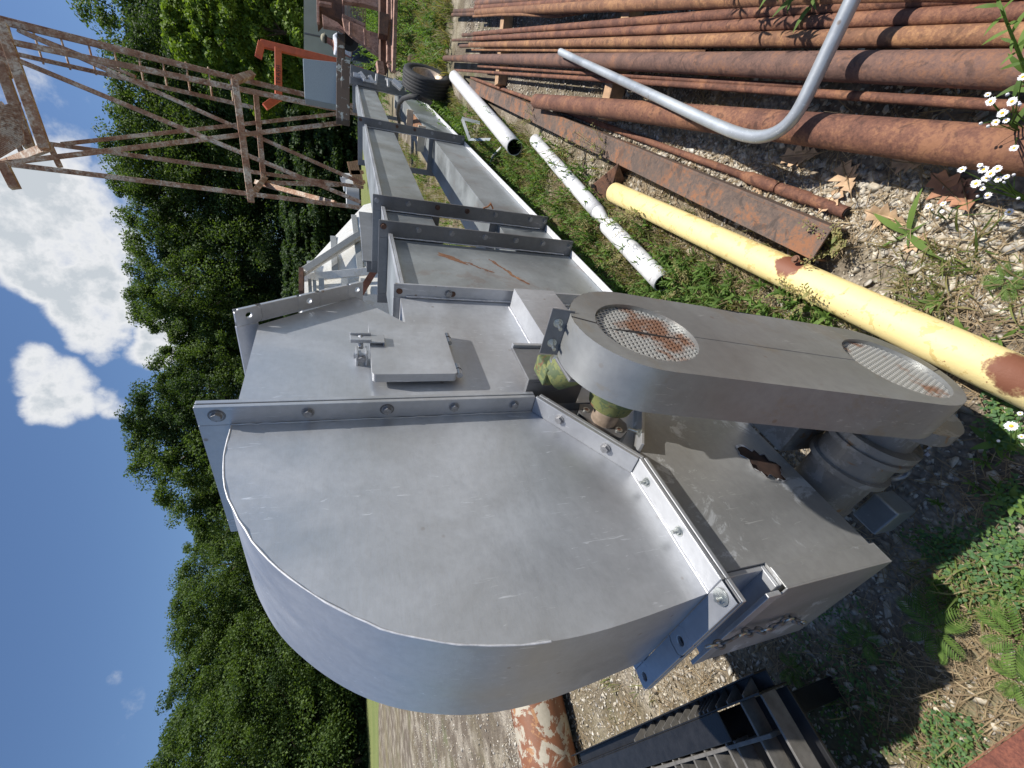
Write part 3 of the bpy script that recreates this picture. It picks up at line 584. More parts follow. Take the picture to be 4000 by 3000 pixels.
# chain hanging on the spout end
chn = thing('steel_chain', tuple(EL.matrix_world @ Vector((-.05, .16, .57))), 'short rusty steel chain hanging across the end of the spout box', 'chain')
cm = MB(); PA, PB, PC = [EL.matrix_world @ Vector(p) for p in ((-.040, .156, .575), (-.028, .200, .215), (-.03, .30, .10))]
cpts = [PA.lerp(PB, i/13) + Vector((-.004*math.sin(i*.9), 0, -.004*math.sin(math.pi*i/13))) for i in range(14)] + [PB.lerp(PC, i/6)+Vector((0, 0, -.006*i)) for i in range(1, 5)]
for i, (a, b) in enumerate(zip(cpts, cpts[1:])):
    d = (b-a).normalized(); s1 = d.cross(Vector((0, 0, 1)) if i % 2 else Vector((.8, .6, .1))).normalized(); c0 = (a+b)/2; hl_ = (b-a).length*.62
    cm.tube([c0 + d*hl_*math.cos(t_) + s1*.0085*math.sin(t_) for t_ in [2*math.pi*j/12 for j in range(12)]], .0030, 'dark_flange' if i % 4 else 'bolt_zinc', 6, closed=True)
adopt(cm.build('chain_links'), chn)
# ================================================================ PIPES AND STEEL ON THE RIGHT
def ext(A, B, a=0.0, b=0.0):
    d = (B-A); return A - d*a, B + d*b
def longpipe(name, p0, p1, z, r, m, label, cat='steel pipe', group=None, e0=0.0, e1_=0.0, bend=0.0, wall=None, inner='rust_dark', n=28):
    A, B = ext(G(*p0, z), G(*p1, z), e0, e1_); t = thing(name, tuple((A+B)/2), label, cat, group)
    q = MB(); q.pipe(A, B, r, wall or r*.14, m, n, 8, bend, inner); adopt(q.build('tube'), t); return t
PG = 'rusty steel pipes laid side by side on timber blocks'
zt = .095
for p0, p1, r, m, lab, e1x in [
    ((2096, 395), (4000, 592), .047, 'rust_pipe', 'thick rusty pipe nearest the gravel gap, with its far end cut open', .1),
    ((1779, 274), (3912, 412), .0125, 'rust_pipe', 'thin reddish pipe between the two thickest rusty pipes', .2),
    ((1822, 228), (3940, 274), .0385, 'rust_mauve', 'thick purplish rusty pipe lying under the tip of the galvanised bent pipe', .15),
    ((1738, 228), (1840, 229), .033, 'rust_dark', 'dark pipe end sticking out beyond the thick purplish pipe', 0),
    ((1844, 195), (2760, 202), .009, 'rust_orange', 'thin pipe squeezed between the purplish pipe and the bright orange one', .0),
    ((1836, 176), (3940, 138), .0235, 'rust_orange', 'bright orange rusty pipe above the thick purplish one', .15),
    ((1852, 151), (3863, 53), .0195, 'rust_pipe', 'medium rusty pipe directly above the bright orange one', .15),
    ((1852, 132), (3343, 18), .0185, 'rust_pipe', 'medium rusty pipe, uppermost of the close set of five', .3),
    ((1868, 259), (2514, 300), .010, 'rust_pipe', 'thin pipe with a knob end just below the purplish pipe', .3),
    ((1862, 48), (2900, -5), .028, 'rust_orange', 'orange rusty pipe in the far bundle at the top edge', .4),
    ((1858, 30), (2700, -22), .022, 'rust_pipe', 'rusty pipe behind the orange one in the far bundle', .4),
    ((1860, 12), (2500, -40), .024, 'rust_mauve', 'brown rusty pipe farthest back in the far bundle', .4),
    ((1866, -10), (2500, -70), .024, 'rust_dark', 'dark brown pipe cut by the top edge of the picture', .4)]:
    longpipe('steel_pipe', p0, p1, zt + r, r, m, lab, 'steel pipe', PG, 0, e1x)
# ends of a second layer poking out in the shade
for i, (px, py, r, lab) in enumerate([(1808, 137, .018, 'dark pipe end topmost of three poking out left of the pipes'), (1768, 157, .015, 'dark pipe end, middle one poking out left of the pipes'), (1797, 180, .018, 'dark pipe end lowest of three poking out left of the pipes'), (1775, 44, .022, 'black pipe end poking out of the far bundle, upper'), (1768, 58, .02, 'black pipe end poking out of the far bundle, lower')]):
    longpipe('steel_pipe', (px, py), (1900, py-4), zt+r-.04, r, 'rust_dark', lab, 'steel pipe', PG, 0, 0)
q = MB(); P = [G(x, y, z) for x, y, z in [(1849, 64, .12), (1950, 57, .13), (2040, 56, .13), (2110, 60, .10), (2180, 62, .05), (2260, 50, .03), (2340, 30, .03)]]
t = thing('bent_strap', tuple(P[3]), 'thin rusty bent rod sagging to the gravel below the far bundle', 'rod'); q.tube(P, .012, 'rust_orange', 10); adopt(q.build('rod'), t)
# thin long pipe with a coupling, lying on the gravel
A, B = G(1841, 304, .03), G(3360, 850, .022); t = thing('coupled_pipe', tuple((A+B)/2), 'thin rusty pipe with a threaded coupling lying along the channel beam', 'steel pipe')
q = MB(); d = (B-A); C_ = A + d*.905; q.pipe(A, C_ + d*.03, .0145, .003, 'rust_pipe', 18, 8, 0, 'rust_dark'); adopt(q.build('tube'), t)
q = MB(); q.tube([C_ - d*.008, C_, C_+d*.022, C_+d*.028], [.0150, .0225, .0225, .018], 'rust_pipe', 18); q.tube([C_+d*.03, C_+d*.055, C_+d*.057, C_+d*.095*.9], [.0205, .0225, .0185, .0185], 'rust_pipe', 18); adopt(q.build('pipe_coupling'), t)
q = MB(); e = C_+d*.0855; q.tube([e, e+d*.0006], .0135, 'black_hole', 16); adopt(q.build('bore'), t)
# steel channel beam
a, b, c_, d_ = G(3253, 887, .095), G(3163, 1012, .095), G(1836, 311, .095), G(1838, 374, .095)
t = thing('channel_beam', tuple((a+d_)/2), 'long brown steel channel beam lying flange down beside the yellow pipe', 'steel beam')
ax = (c_-a).normalized(); w = (b-a); w = w - ax*w.dot(ax); Ln = (c_-a).length; wn = w.normalized(); wl = w.length
q = MB(); 
def bx(o, u, v, n, lu, lv, ln, m, mb): 
    vs = [o+u*x+v*y+n*z for z in (0, ln) for x, y in ((0, 0), (lu, 0), (lu, lv), (0, lv))]; mb.add(vs, [(0, 3, 2, 1), (4, 5, 6, 7), (0, 1, 5, 4), (1, 2, 6, 5), (2, 3, 7, 6), (3, 0, 4, 7)], m)
zz = Vector((0, 0, 1)); a0 = a
bx(a0, ax, wn, -zz, Ln, wl, .007, 'rust_beam', q); adopt(q.build('web', bevel=.0015), t)
for oo in (a0 - wn*.0, a0 + wn*(wl-.007)):
    q = MB(); bx(oo - zz*.0072, ax, wn, -zz, Ln, .007, .070, 'rust_beam', q); adopt(q.build('beam_flange', bevel=.0015), t)
q = MB(); bx(a0 + wn*.012 + zz*.0004, ax, wn, zz, Ln, .0008, .0006, 'rust_orange', q); adopt(q.build('edge_line'), t)
# galvanised bent pipe on top
gp = [(2190, 203, .197), (2350, 278, .200), (2500, 348, .205), (2650, 419, .212), (2780, 480, .22), (2860, 515, .226), (2920, 533, .23), (2975, 537, .234), (3030, 522, .238), (3080, 486, .242), (3118, 436, .246), (3150, 375, .25), (3200, 270, .258), (3260, 145, .268), (3320, 20, .28), (3390, -130, .29), (3440, -240, .30)]
P = [G(*x) for x in gp]; P = [Vector(x) for x in catmull([tuple(p) for p in []], 1)] if False else P
t = thing('galvanised_pipe', tuple(P[7]), 'silver galvanised pipe with a hooked bend resting across the rusty pipes', 'bent pipe')
q = MB(); q.tube(P, .0205, 'galv', 24, caps=False); d = (P[0]-P[1]).normalized(); q.tube([P[0], P[0]+d*.002], .0195, 'galv', 20); o = q.build('tube'); adopt(o, t)
sb = o.modifiers.new('s', 'SUBSURF'); sb.levels = sb.render_levels = 1
# yellow pipe
A, B = ext(YA, YB, 0, .08); YR = .053; t = thing('yellow_pipe', tuple((A+B)/2), 'chipped yellow painted pipe with two round rust scars', 'painted pipe')
q = MB(); off = Vector((0, 0, .0)); q.pipe(A+off, B+off, YR, .008, 'yellow_pipe', 36, 6, 0, 'rust_dark'); adopt(q.build('tube'), t)
q = MB(); P = G(3105, 1012, .108); q.hexbolt(P - Vector((0, 0, .004)), (.1, -.2, 1), .010, .010, 'rust_dark'); adopt(q.build('bolt_stub'), t)
# white pipes in the weeds
for i, (p0, p1, z, r, lab) in enumerate([((1775, 300), (2010, 575), .12, .068, 'fat white plastic pipe with a split open end in the weeds by the tyre'), ((2090, 548), (2335, 828), .085, .044, 'scuffed white pipe lying between the other two white pipes'), ((2372, 880), (2590, 1105), .085, .048, 'nearest white pipe with its open end in the weeds')]):
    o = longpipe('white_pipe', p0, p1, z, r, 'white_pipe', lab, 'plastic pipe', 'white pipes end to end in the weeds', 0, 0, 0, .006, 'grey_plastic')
A = G(2332, 824, .085); B = G(2366, 866, .075); q = MB(); q.tube([A, A.lerp(B, .4), B, B+(B-A)*.3], [.044, .038, .026, .012], 'white_pipe', 20); o = q.build('pinched_fitting'); adopt(o, bpy.data.objects['white_pipe.001'])
# rusty steel box piece at the head of the yellow pipe
t = thing('rusty_bracket', tuple(G(2360, 700)), 'rusty folded steel bracket half hidden behind the end of the yellow pipe', 'scrap steel')
q = MB(); A = G(2415, 640, .10); B = G(2300, 735, .10); bx(A, (B-A).normalized(), zz, Vector((.6, .3, 0)), (B-A).length, -.10, .006, 'rust_dark', q); q.add([A, B, G(2370, 800, .02), G(2440, 700, .02)], [(0, 1, 2, 3)], 'rust_dark'); q.tube([G(2316, 727, .102), G(2316, 727, .108)], .012, 'black_hole', 12); adopt(q.build('plate'), t)
# white bent angle bracket in the weeds behind the legs
t = thing('white_bracket', tuple(G(1860, 540)), 'pale bent sheet metal bracket standing in the weeds by the legs', 'scrap metal')
q = MB(); P1, P2, P3 = G(1805, 462, .22), G(1835, 545, .16), G(1915, 545, .08); q.bar(P1, P2, .05, .004, 'alu_leg', (.5, 0, 1)); q.bar(P2, P3, .03, .004, 'alu_leg', (.5, 0, 1)); q.bar(P1, G(1875, 480, .12), .03, .004, 'alu_leg', (0, .3, 1)); q.tube([G(1960, 575, .09), G(1925, 610, .06), G(1915, 640, .03)], .012, 'white_pipe', 8); adopt(q.build('sheet'), t)
# timber blocks under the pipes
for (p0, p1, lab, w_) in [((1985, 20), (1955, 335), 'short timber block under the far ends of the rusty pipes', .10), ((2500, -60), (2372, 470), 'long timber block under the middle of the rusty pipes', .085)]:
    A, B = G(*p0, .048), G(*p1, .048); t = thing('timber_block', tuple((A+B)/2), lab, 'timber', 'timber blocks under the pipes'); q = MB(); q.bar(A, B, w_, .092, 'wood'); adopt(q.build('board', bevel=.004), t)
t = thing('fence_post', tuple(G(1625, 250)), 'short dark timber post standing left of the tyre', 'post'); q = MB(); A = G(1640, 250, 0); q.box((A.x-.09, A.y-.08, -.05), (A.x+.09, A.y+.08, .22), 'wood'); adopt(q.build('post_body', bevel=.006), t)
# tyre on its steel rim
T = G(1752, 340, 0); view = Vector((T.x, T.y, 0)).normalized(); rp = Vector((view.y, -view.x, 0)); ta = (rp*.965 - view*.26).normalized(); R0 = .335; TC = Vector((T.x, T.y, R0-.02))
t = thing('car_tyre', tuple(TC), 'worn black tyre on a rusty rim standing in the weeds beside the elevator legs', 'tyre')
def rev(mb, C, ax, prof, m, n=48):
    ax = ax.normalized(); u = (ax.cross(zz) if abs(ax.z) < .98 else Vector((1, 0, 0))).normalized(); v = ax.cross(u).normalized(); u = v.cross(ax).normalized(); k = len(prof)
    vs = [C + ax*h + (u*math.cos(2*math.pi*j/n) + v*math.sin(2*math.pi*j/n))*r for h, r in prof for j in range(n)]
    mb.add(vs, [(i*n+j, i*n+(j+1) % n, (i+1)*n+(j+1) % n, (i+1)*n+j) for i in range(k-1) for j in range(n)], m, True)
q = MB(); wd = .125
prof = [(wd*.72, .205), (wd*.9, .22), (wd*1.02, .27), (wd*.98, .31), (wd*.86, .328)]
for g in (.62, .3, -.02, -.34, -.66): prof += [(wd*(g+.03), .335), (wd*g, .330), (wd*(g-.03), .335)]
prof += [(-wd*.86, .328), (-wd, .30), (-wd*1.02, .26), (-wd*.85, .215)]
rev(q, TC, ta, prof, 'rubber'); adopt(q.build('tread_casing'), t)
q = MB(); rev(q, TC, ta, [(wd*.80, .205), (wd*.86, .214), (wd*.80, .198), (wd*.3, .185), (-wd*.2, .15), (-wd*.3, .06), (-wd*.3, .0)], 'rim_steel'); adopt(q.build('rim'), t)
# ================================================================ LEFT / FRONT
# black plastic pallet
zq = .42; Oq = G(2905, 2690, zq); Ue = G(2225, 2980, zq); ux = (Ue-Oq).normalized(); uy = Vector((ux.y, -ux.x, 0)); 
if uy.dot(Vector((0, 0, 0)) - Vector((Oq.x, Oq.y, 0))) < 0: uy = -uy
t = thing('plastic_pallet', tuple(Vector((Oq.x, Oq.y, 0)) + ux*.6), 'black plastic pallet with open ribbed cells in the shade of the elevator', 'pallet')
Lq = (Ue-Oq).length
def lb(mb, x0, x1, y0, y1, z0, z1, m): bx(Oq + ux*x0 + uy*y0 + zz*(z0-zq+0), ux, uy, zz, x1-x0, y1-y0, z1-z0, m, mb)
q = MB(); lb(q, -.05, Lq, -.026, -.021, .35, .40, 'black_plastic'); lb(q, -.05, Lq, -.026, .02, .345, .35, 'black_plastic'); lb(q, -.05, Lq, .02, .026, .30, zq, 'black_plastic'); adopt(q.build('side_rail', bevel=.002), t)
for i, x in enumerate([.02, .10, .16, .21, .235, .26, .285, .33, .39, .45, .51, .58, .66, .75]):
    if x > Lq: break
    q = MB(); P = [Oq+ux*(x*1.05)+uy*y+zz*(z-zq) for y, z in ((-.020, .352), (.02, .352), (.02, .417), (.012, .417))]; q.add(P + [p+ux*.006 for p in P], [(0, 1, 2, 3), (7, 6, 5, 4), (0, 3, 7, 4), (1, 0, 4, 5), (2, 1, 5, 6), (3, 2, 6, 7)], 'rib_sunlit'); adopt(q.build('gusset'), t)
q = MB(); lb(q, .17, Lq-.05, .026, .105, zq-.004, zq+.004, 'black_plastic'); adopt(q.build('deck_band', bevel=.003), t)
q = MB()
for y in (.112, .22, .32, .41): lb(q, -.05 if y > .15 else .0, Lq, y, y+.011, zq-.075, zq-.004*(1+y), 'rib_sunlit')
for x in (-.05, .05, .17, .215, .30, .345, .43, .52, .565, .65, .74, .83):
    if x < Lq: lb(q, x, x+.009, .026 if x < .15 else .105, .415, zq-.065, zq-.007, 'rib_sunlit')
lb(q, -.05, Lq, .03, .415, zq-.12, zq-.11, 'black_plastic')
adopt(q.build('rib_grid', bevel=.0015), t)
q = MB(); lb(q, -.05, Lq, .425, .52, zq-.13, zq-.035, 'black_plastic'); lb(q, -.05, Lq, .522, .53, zq-.13, zq-.02, 'black_plastic'); adopt(q.build('outer_deck', bevel=.004), t)
for x in (.06, .40, .74):
    for yy_ in (.05, .40): q = MB(); lb(q, x, x+.09, yy_, yy_+.06, 0, .30, 'black_plastic'); adopt(q.build('pallet_foot', bevel=.004), t)
q = MB(); c0 = Oq + ux*(Lq+.02) + uy*.02; bx(c0 - zz*.10, ux, uy, zz, .16, .10, .12, 'black_plastic', q); bx(c0 + ux*.02 + uy*.015 + zz*.02, ux, uy, zz, .12, .07, .015, 'black_plastic', q); adopt(q.build('corner_block', bevel=.022), t)
q = MB(); lb(q, .0, .11, .25, .29, .30, .36, 'grey_plastic'); adopt(q.build('inner_lug', bevel=.012), t)
# rusty flanged pipe with peeling paint
t = thing('flanged_pipe', tuple(G(2120, 2850)), 'large rusty duct with peeling pale paint and a bolted flange plate behind the hood', 'duct')
A, B = G(2035, 2450, .22), G(2175, 3120, .22); q = MB(); q.pipe(A, B, .20, .01, 'peeling', 36, 4); adopt(q.build('tube'), t)
d = (B-A).normalized(); sdv = Vector((-d.y, d.x, 0)); sdv = sdv if sdv.y > 0 else -sdv
q = MB(); bx(A + sdv*.17 + zz*.10, d, sdv, zz, (B-A).length, .10, .012, 'rust_pipe', q); bx(A + sdv*.255 - zz*.10, d, sdv, zz, (B-A).length, .012, .20, 'rust_dark', q); adopt(q.build('flange_plate', bevel=.002), t)
for s_ in (.30, .42, .54, .66, .78):
    q = MB(); P = A + (B-A)*s_ + sdv*.22 + zz*.112; q.hexbolt(P, (0, 0, 1), .018, .02, 'rust_dark'); adopt(q.build('bolt'), t)
# rusty plate in the near corner
t = thing('rusty_plate', tuple(G(3990, 2990, .3)), 'pitted red brown rusty steel plate cut by the bottom right corner', 'steel plate')
a, b = G(3760, 3010, .30), G(4030, 2822, .30); c_ = b + (b-a).cross(zz).normalized()*-.25; 
u = (b-a).normalized(); v = Vector((u.y, -u.x, 0)); v = v if v.dot(G(4000, 3000, .3)-a) > 0 else -v
q = MB(); bx(a-u*.3, u, v, -zz, 1.0, .35, .012, 'rust_plate', q); adopt(q.build('sheet', bevel=.002), t); q = MB(); bx(a-u*.3-v*.004+zz*.001, u, v, -zz, 1.0, .003, .016, 'rust_orange', q); adopt(q.build('sheared_edge'), t)
# ================================================================ BACKGROUND STRUCTURES
def bars(mb, L_, d, w, m):
    for (x0, y0, x1, y1, *o) in L_:
        dd = o[0] if o else d; ww = o[1] if len(o) > 1 else w
        mb.bar(D(x0, y0, dd), D(x1, y1, o[2] if len(o) > 2 else dd), ww, ww*.9, m, (.3, 1, .2))
DT = 10.0; D2 = 11.6
tw = thing('lattice_tower', tuple(Vector((D(1400, 600, DT).x, DT, 0))), 'tall rusty lattice tower with a ladder and a mesh platform above the legs', 'lattice tower')
legs = [(-60, 630, 1440, 815, DT, 0.082), (-60, 143, 1440, 452, DT, 0.086), (-60, 70, 1420, 425, D2, 0.094), (150, 556, 1420, 732, D2, 0.078)]
for l in legs: q = MB(); bars(q, [l], DT, .1, 'rust_tower'); adopt(q.build('tower_leg', bevel=.004), tw)
for l in [(-40, 190, 1410, 790, DT, .075), (70, 118, 1415, 716, D2, .075), (20, 637, 1335, 480, DT, .075), (240, 563, 1335, 443, D2, .07), (997, 712, 1325, 722, D2, .09), (1000, 712, 1310, 795, D2, .10, DT), (80, 120, 530, 300, D2, .06)]:
    q = MB(); bars(q, [l], DT, .07, 'rust_tower'); adopt(q.build('diagonal_brace', bevel=.003), tw)
for l in [(918, 316, 981, 788, DT, .12), (1000, 372, 1030, 705, D2, .11), (918, 314, 985, 290, DT, .13, D2), (975, 775, 1035, 695, DT, .11, D2), (5, 95, 178, 585, DT, .15), (0, 250, 118, 580, D2, .16), (0, 400, 100, 630, D2, .08), (178, 578, 0, 645, DT, .12, D2), (196, 570, 234, 652, D2, .09), (12, 640, 60, 735, DT, .13), (-20, 60, 30, 300, D2, .12), (0, 430, 100, 470, D2, .07)]:
    q = MB(); bars(q, [l], DT, .1, 'rust_tower'); adopt(q.build('cross_member', bevel=.004), tw)
q = MB(); P = [D(x, y, D2-.5) for x, y in ((-40, 420), (80, 400), (95, 560), (-40, 640))]
for i in range(26):
    t0 = i/25; q.bar(P[0].lerp(P[1], t0), P[3].lerp(P[2], t0), .012, .012, 'rust_tower'); q.bar(P[0].lerp(P[3], t0), P[1].lerp(P[2], t0), .012, .012, 'rust_tower')
adopt(q.build('platform_mesh'), tw)
q = MB(); bars(q, [(-20, 455, 55, 480, D2, .22), (-20, 520, 50, 530, D2, .25)], D2, .4, 'rust_dark'); adopt(q.build('platform_bracket', bevel=.01), tw)
ld = thing('ladder', tuple(D(1000, 400, D2+.4)), 'rusty steel ladder fixed to the right side of the lattice tower', 'ladder')
for l in [(-30, 62, 1190, 372), (-30, 190, 990, 420)]:
    q = MB(); bars(q, [l+(D2+.5, .075)], D2, .075, 'rust_tower'); adopt(q.build('ladder_rail', bevel=.003), ld)
for (x0, y0, x1, y1) in [(126, 112, 170, 250), (234, 138, 275, 272), (342, 160, 376, 292), (440, 182, 471, 294), (538, 206, 563, 328), (633, 228, 655, 349), (725, 242, 744, 365), (813, 262, 829, 380), (899, 292, 911, 395), (30, 92, 65, 225)]:
    q = MB(); q.tube([D(x0, y0, D2+.5), D(x1, y1, D2+.5)], .02, 'rust_tower', 8); adopt(q.build('rung'), ld)
# orange frame with the word TRASH
tf = thing('trash_frame', tuple(D(1300, 300, 12)), 'orange steel frame with the word TRASH on its crossbar', 'steel frame')
for l in [(1330, 246, 1020, 170), (1022, 168, 1010, 222), (1086, 192, 1088, 390), (1090, 380, 1035, 418), (1096, 330, 1150, 360)]:
    if l[3] == 360: continue
    q = MB(); bars(q, [l+(12.4, .16)], 12.4, .16, 'sign_orange'); adopt(q.build('frame_bar', bevel=.01), tf)
fc = bpy.data.curves.new('TRASH', 'FONT'); fc.body = 'TRASH'; fc.size = .135; fc.extrude = .002; fc.space_character = 1.25; fc.align_x = 'CENTER'; fc.align_y = 'CENTER'
fo = bpy.data.objects.new('lettering', fc); COL.objects.link(fo); bpy.context.view_layer.update()
me = bpy.data.meshes.new_from_object(fo.evaluated_get(bpy.context.evaluated_depsgraph_get())); bpy.data.objects.remove(fo); me.materials.clear(); me.materials.append(mat('ink'))
fo = bpy.data.objects.new('lettering', me); COL.objects.link(fo); Pc = D(1088, 291, 12.28); xd = (D(1088, 262, 12.3)-D(1088, 312, 12.3)).normalized(); yd = zz - xd*xd.dot(zz); yd.normalize(); zd = xd.cross(yd)
fo.matrix_world = Matrix(((xd[0], yd[0], zd[0], Pc[0]), (xd[1], yd[1], zd[1], Pc[1]), (xd[2], yd[2], zd[2], Pc[2]), (0, 0, 0, 1))); M0 = fo.matrix_world.copy(); fo.parent = tf; fo.matrix_parent_inverse = tf.matrix_basis.inverted()
# grey steel cabinet and patina beam
cb = thing('steel_cabinet', tuple(D(1320, 320, 9.2)), 'blue grey steel panel box with rust spots fixed on a patinated beam', 'cabinet')
q = MB(); P = [D(x, y, 9.0) for x, y in ((1183, 228), (1319, 243), (1325, 412), (1190, 384))]; P2 = [p + Vector((.1, .35, 0)) for p in P]; q.add(P+P2, [(0, 1, 2, 3), (7, 6, 5, 4), (0, 4, 5, 1), (1, 5, 6, 2), (2, 6, 7, 3), (3, 7, 4, 0)], 'cabinet_grey'); adopt(q.build('panel', bevel=.008), cb)
q = MB(); q.bar(D(1332, 138, 9.2), D(1332, 250, 9.0), .15, .12, 'beam_patina', (0, 1, 0)); adopt(q.build('beam_end', bevel=.01), cb); q = MB(); q.bar(D(1340, 245, 9.0), D(1340, 478, 8.6), .24, .14, 'beam_patina', (0, 1, 0)); adopt(q.build('beam', bevel=.01), cb); q = MB(); q.bar(D(1352, 235, 8.9), D(1348, 400, 8.7), .16, .05, 'beam_patina', (0, 1, 0)); adopt(q.build('beam_plate', bevel=.01), cb)
# white hopper lying behind the legs
hp = thing('white_hopper', tuple(D(1400, 1050, 6.4)), 'white painted steel hopper with ribbed sides lying behind the elevator legs', 'hopper')
A0, A1, A2, A3 = D(1174, 1068, 5.6), D(1420, 800, 7.4), D(1520, 900, 7.0), D(1480, 1055, 5.7)
back = Vector((-.35, .9, .1))
q = MB(); V_ = [A0, A1, D(1560, 760, 7.6), D(1560, 1050, 5.7), ]; V2 = [p + back for p in V_]; q.add(V_+V2, [(0, 1, 2, 3), (7, 6, 5, 4), (0, 4, 5, 1), (1, 5, 6, 2), (2, 6, 7, 3), (3, 7, 4, 0)], 'hopper_white')
adopt(q.build('cone_wall', bevel=.01), hp)
q = MB(); V_ = [D(1180, 1092, 5.55), D(1184, 1150, 5.4), D(1560, 1150, 5.3), D(1560, 1062, 5.6)]; V2 = [p+back for p in V_]; q.add(V_+V2, [(0, 1, 2, 3), (7, 6, 5, 4), (0, 4, 5, 1), (1, 5, 6, 2), (2, 6, 7, 3), (3, 7, 4, 0)], 'hopper_white'); adopt(q.build('bin_wall', bevel=.01), hp)
q = MB(); q.bar(D(1182, 1086, 5.45), D(1440, 1060, 5.45), .09, .04, 'hopper_white', (0, 1, 0)); adopt(q.build('joint_angle', bevel=.004), hp)
q = MB(); q.bar(D(1178, 1060, 5.3), D(1178, 1150, 5.2), .045, .16, 'rust_dark', (0, 1, 0)); adopt(q.build('rim_strip'), hp)
for (x0, y0, x1, y1) in [(1382, 842, 1408, 1052), (1302, 925, 1309, 1066), (1212, 1022, 1218, 1078)]:
    dd0 = 5.55 + (1068-y0)/268*1.8; q = MB(); q.bar(D(x0, y0, dd0-.12), D(x1, y1, 5.55-.02), .075, .03, 'label_plate', (0, 1, 0)); adopt(q.build('rib', bevel=.003), hp)
q = MB(); q.bar(D(1186, 1058, 5.3), D(1402, 915, 6.2), .075, .05, 'hopper_white', (0, 1, 0)); q.bar(D(1188, 1070, 5.3), D(1408, 932, 6.2), .035, .06, 'hopper_white', (0, 1, 0)); adopt(q.build('diagonal_angle', bevel=.004), hp)
for x, w_ in ((1210, .05), (1228, .05), (1255, .08), (1345, .1), (1420, .1)):
    q = MB(); q.bar(D(x, 1092, 5.4), D(x+3, 1150, 5.25), w_*.7, .04, 'label_plate', (0, 1, 0)); adopt(q.build('bin_stiffener'), hp)
q = MB(); t2 = thing('rusty_strut', tuple(D(1450, 1090, 4.6)), 'rusty brown steel strut leaning between hopper and discharge flange', 'strut'); q.bar(D(1470, 1045, 4.9), D(1405, 1150, 4.2), .06, .05, 'rust_plate', (0, 1, 0)); adopt(q.build('bar'), t2)
# small white utility vehicle and timber pile far behind the legs
uv = thing('white_tank', tuple(D(1380, 740, 16)), 'small white tank with a pale cover seen behind the tower foot', 'tank')
q = MB(); A = D(1388, 700, 15.5); q.tube([D(1340, 712, 15.5), D(1375, 715, 15.5)], [.28, .30], 'building_white', 20); q.tube([D(1352, 755, 15.5), D(1400, 760, 15.5)], [.45, .50], 'building_white', 20); adopt(q.build('shell'), uv)
q = MB(); q.add([D(1327, 690, 15.2), D(1333, 712, 15.2), D(1355, 714, 15.2), D(1350, 695, 15.2), D(1327, 690, 15.4), D(1333, 712, 15.4), D(1355, 714, 15.4), D(1350, 695, 15.4)], [(0, 1, 2, 3), (7, 6, 5, 4), (0, 4, 5, 1), (1, 5, 6, 2), (2, 6, 7, 3), (3, 7, 4, 0)], 'white_pipe'); adopt(q.build('lid'), uv)
for i, (x, y, dd, sx, lab) in enumerate([(1378, 640, 14, .22, 'weathered wooden pallet, upper one leaning behind the legs'), (1392, 680, 14, .2, 'pale wooden pallet, lower one leaning behind the legs')]):
    tp = thing('wooden_pallet', tuple(D(x, y, dd)), lab, 'pallet', 'wooden pallets leaning behind the legs')
    q = MB(); 
    for j in range(5): q.bar(D(x-18+8*j, y-8-6*i, dd), D(x-6+8*j, y+42, dd), .07, .03, 'wood', (0, 1, 0))
    q.bar(D(x-18, y, dd+.1), D(x+28, y-8, dd+.1), .05, .09, 'wood'); q.bar(D(x-8, y+38, dd+.1), D(x+34, y+30, dd+.1), .05, .09, 'wood'); adopt(q.build('slats'), tp)
# pale long trailer body behind the machine
bl = thing('metal_building', tuple(D(1235, 100, 17)), 'long pale grey metal building wall below the trees at top', 'building')
q = MB(); P = [D(x, y, 17) for x, y in ((1186, -420), (1300, -420), (1300, 300), (1190, 252))]; P = [D(1186, -420, 12), D(1420, -420, 12), D(1420, 262, 18), D(1187, 250, 18)]; P2 = [p + Vector((1, 3, 0)) for p in P]
q.add(P+P2, [(0, 1, 2, 3), (7, 6, 5, 4), (0, 4, 5, 1), (1, 5, 6, 2), (2, 6, 7, 3), (3, 7, 4, 0)], 'building_white'); adopt(q.build('wall'), bl)
q = MB(); q.bar(D(1188, 130, 16.2), D(1330, 160, 16.2), .05, .03, 'dark_flange', (0, 1, 0)); adopt(q.build('panel_joint'), bl)
# rusty machine frame at the top edge
rm = thing('rusty_machine', tuple(D(1400, 60, 9)), 'rusty hopper machine on a steel skid with slatted panels at the top edge', 'machine')
def quadplate(pts, d, m, name, par, th=.08, dv=None):
    q = MB(); P = [D(x, y, (dd if dd else d)) for x, y, dd in [(p+(None,))[:3] if len(p) == 2 else p for p in pts]]; bk = dv or Vector((.1, .5, 0)).normalized()*th; n = len(P)
    q.add(P+[p+bk for p in P], [tuple(range(n)), tuple(range(2*n-1, n-1, -1))] + [(i, n+i, n+(i+1) % n, (i+1) % n) for i in range(n)], m); o = q.build(name, bevel=.006); adopt(o, par); return o
quadplate([(1237, -60), (1300, -60), (1345, -60), (1345, 80), (1262, 60), (1240, 84)], 9.0, 'rust_dark', 'hopper_bin', rm, .2, Vector((.02, .3, 0)))
quadplate([(1236, -60), (1246, -60), (1248, 86), (1238, 86)], 8.9, 'rust_machine', 'hopper_rim', rm, .1)
quadplate([(1246, 2), (1296, 10), (1296, 20), (1246, 12)], 8.8, 'rust_machine', 'hopper_lip', rm, .1)
quadplate([(1258, 54), (1275, 64), (1318, 86), (1348, 114), (1346, 120), (1316, 108), (1262, 100)], 8.8, 'rust_machine', 'screen_chute', rm, .12)
quadplate([(1336, 62), (1428, 98), (1430, 116), (1482, 132), (1488, 205), (1480, 215), (1426, 175), (1375, 138), (1345, 110)], 8.7, 'rust_machine', 'side_plate', rm, .12)
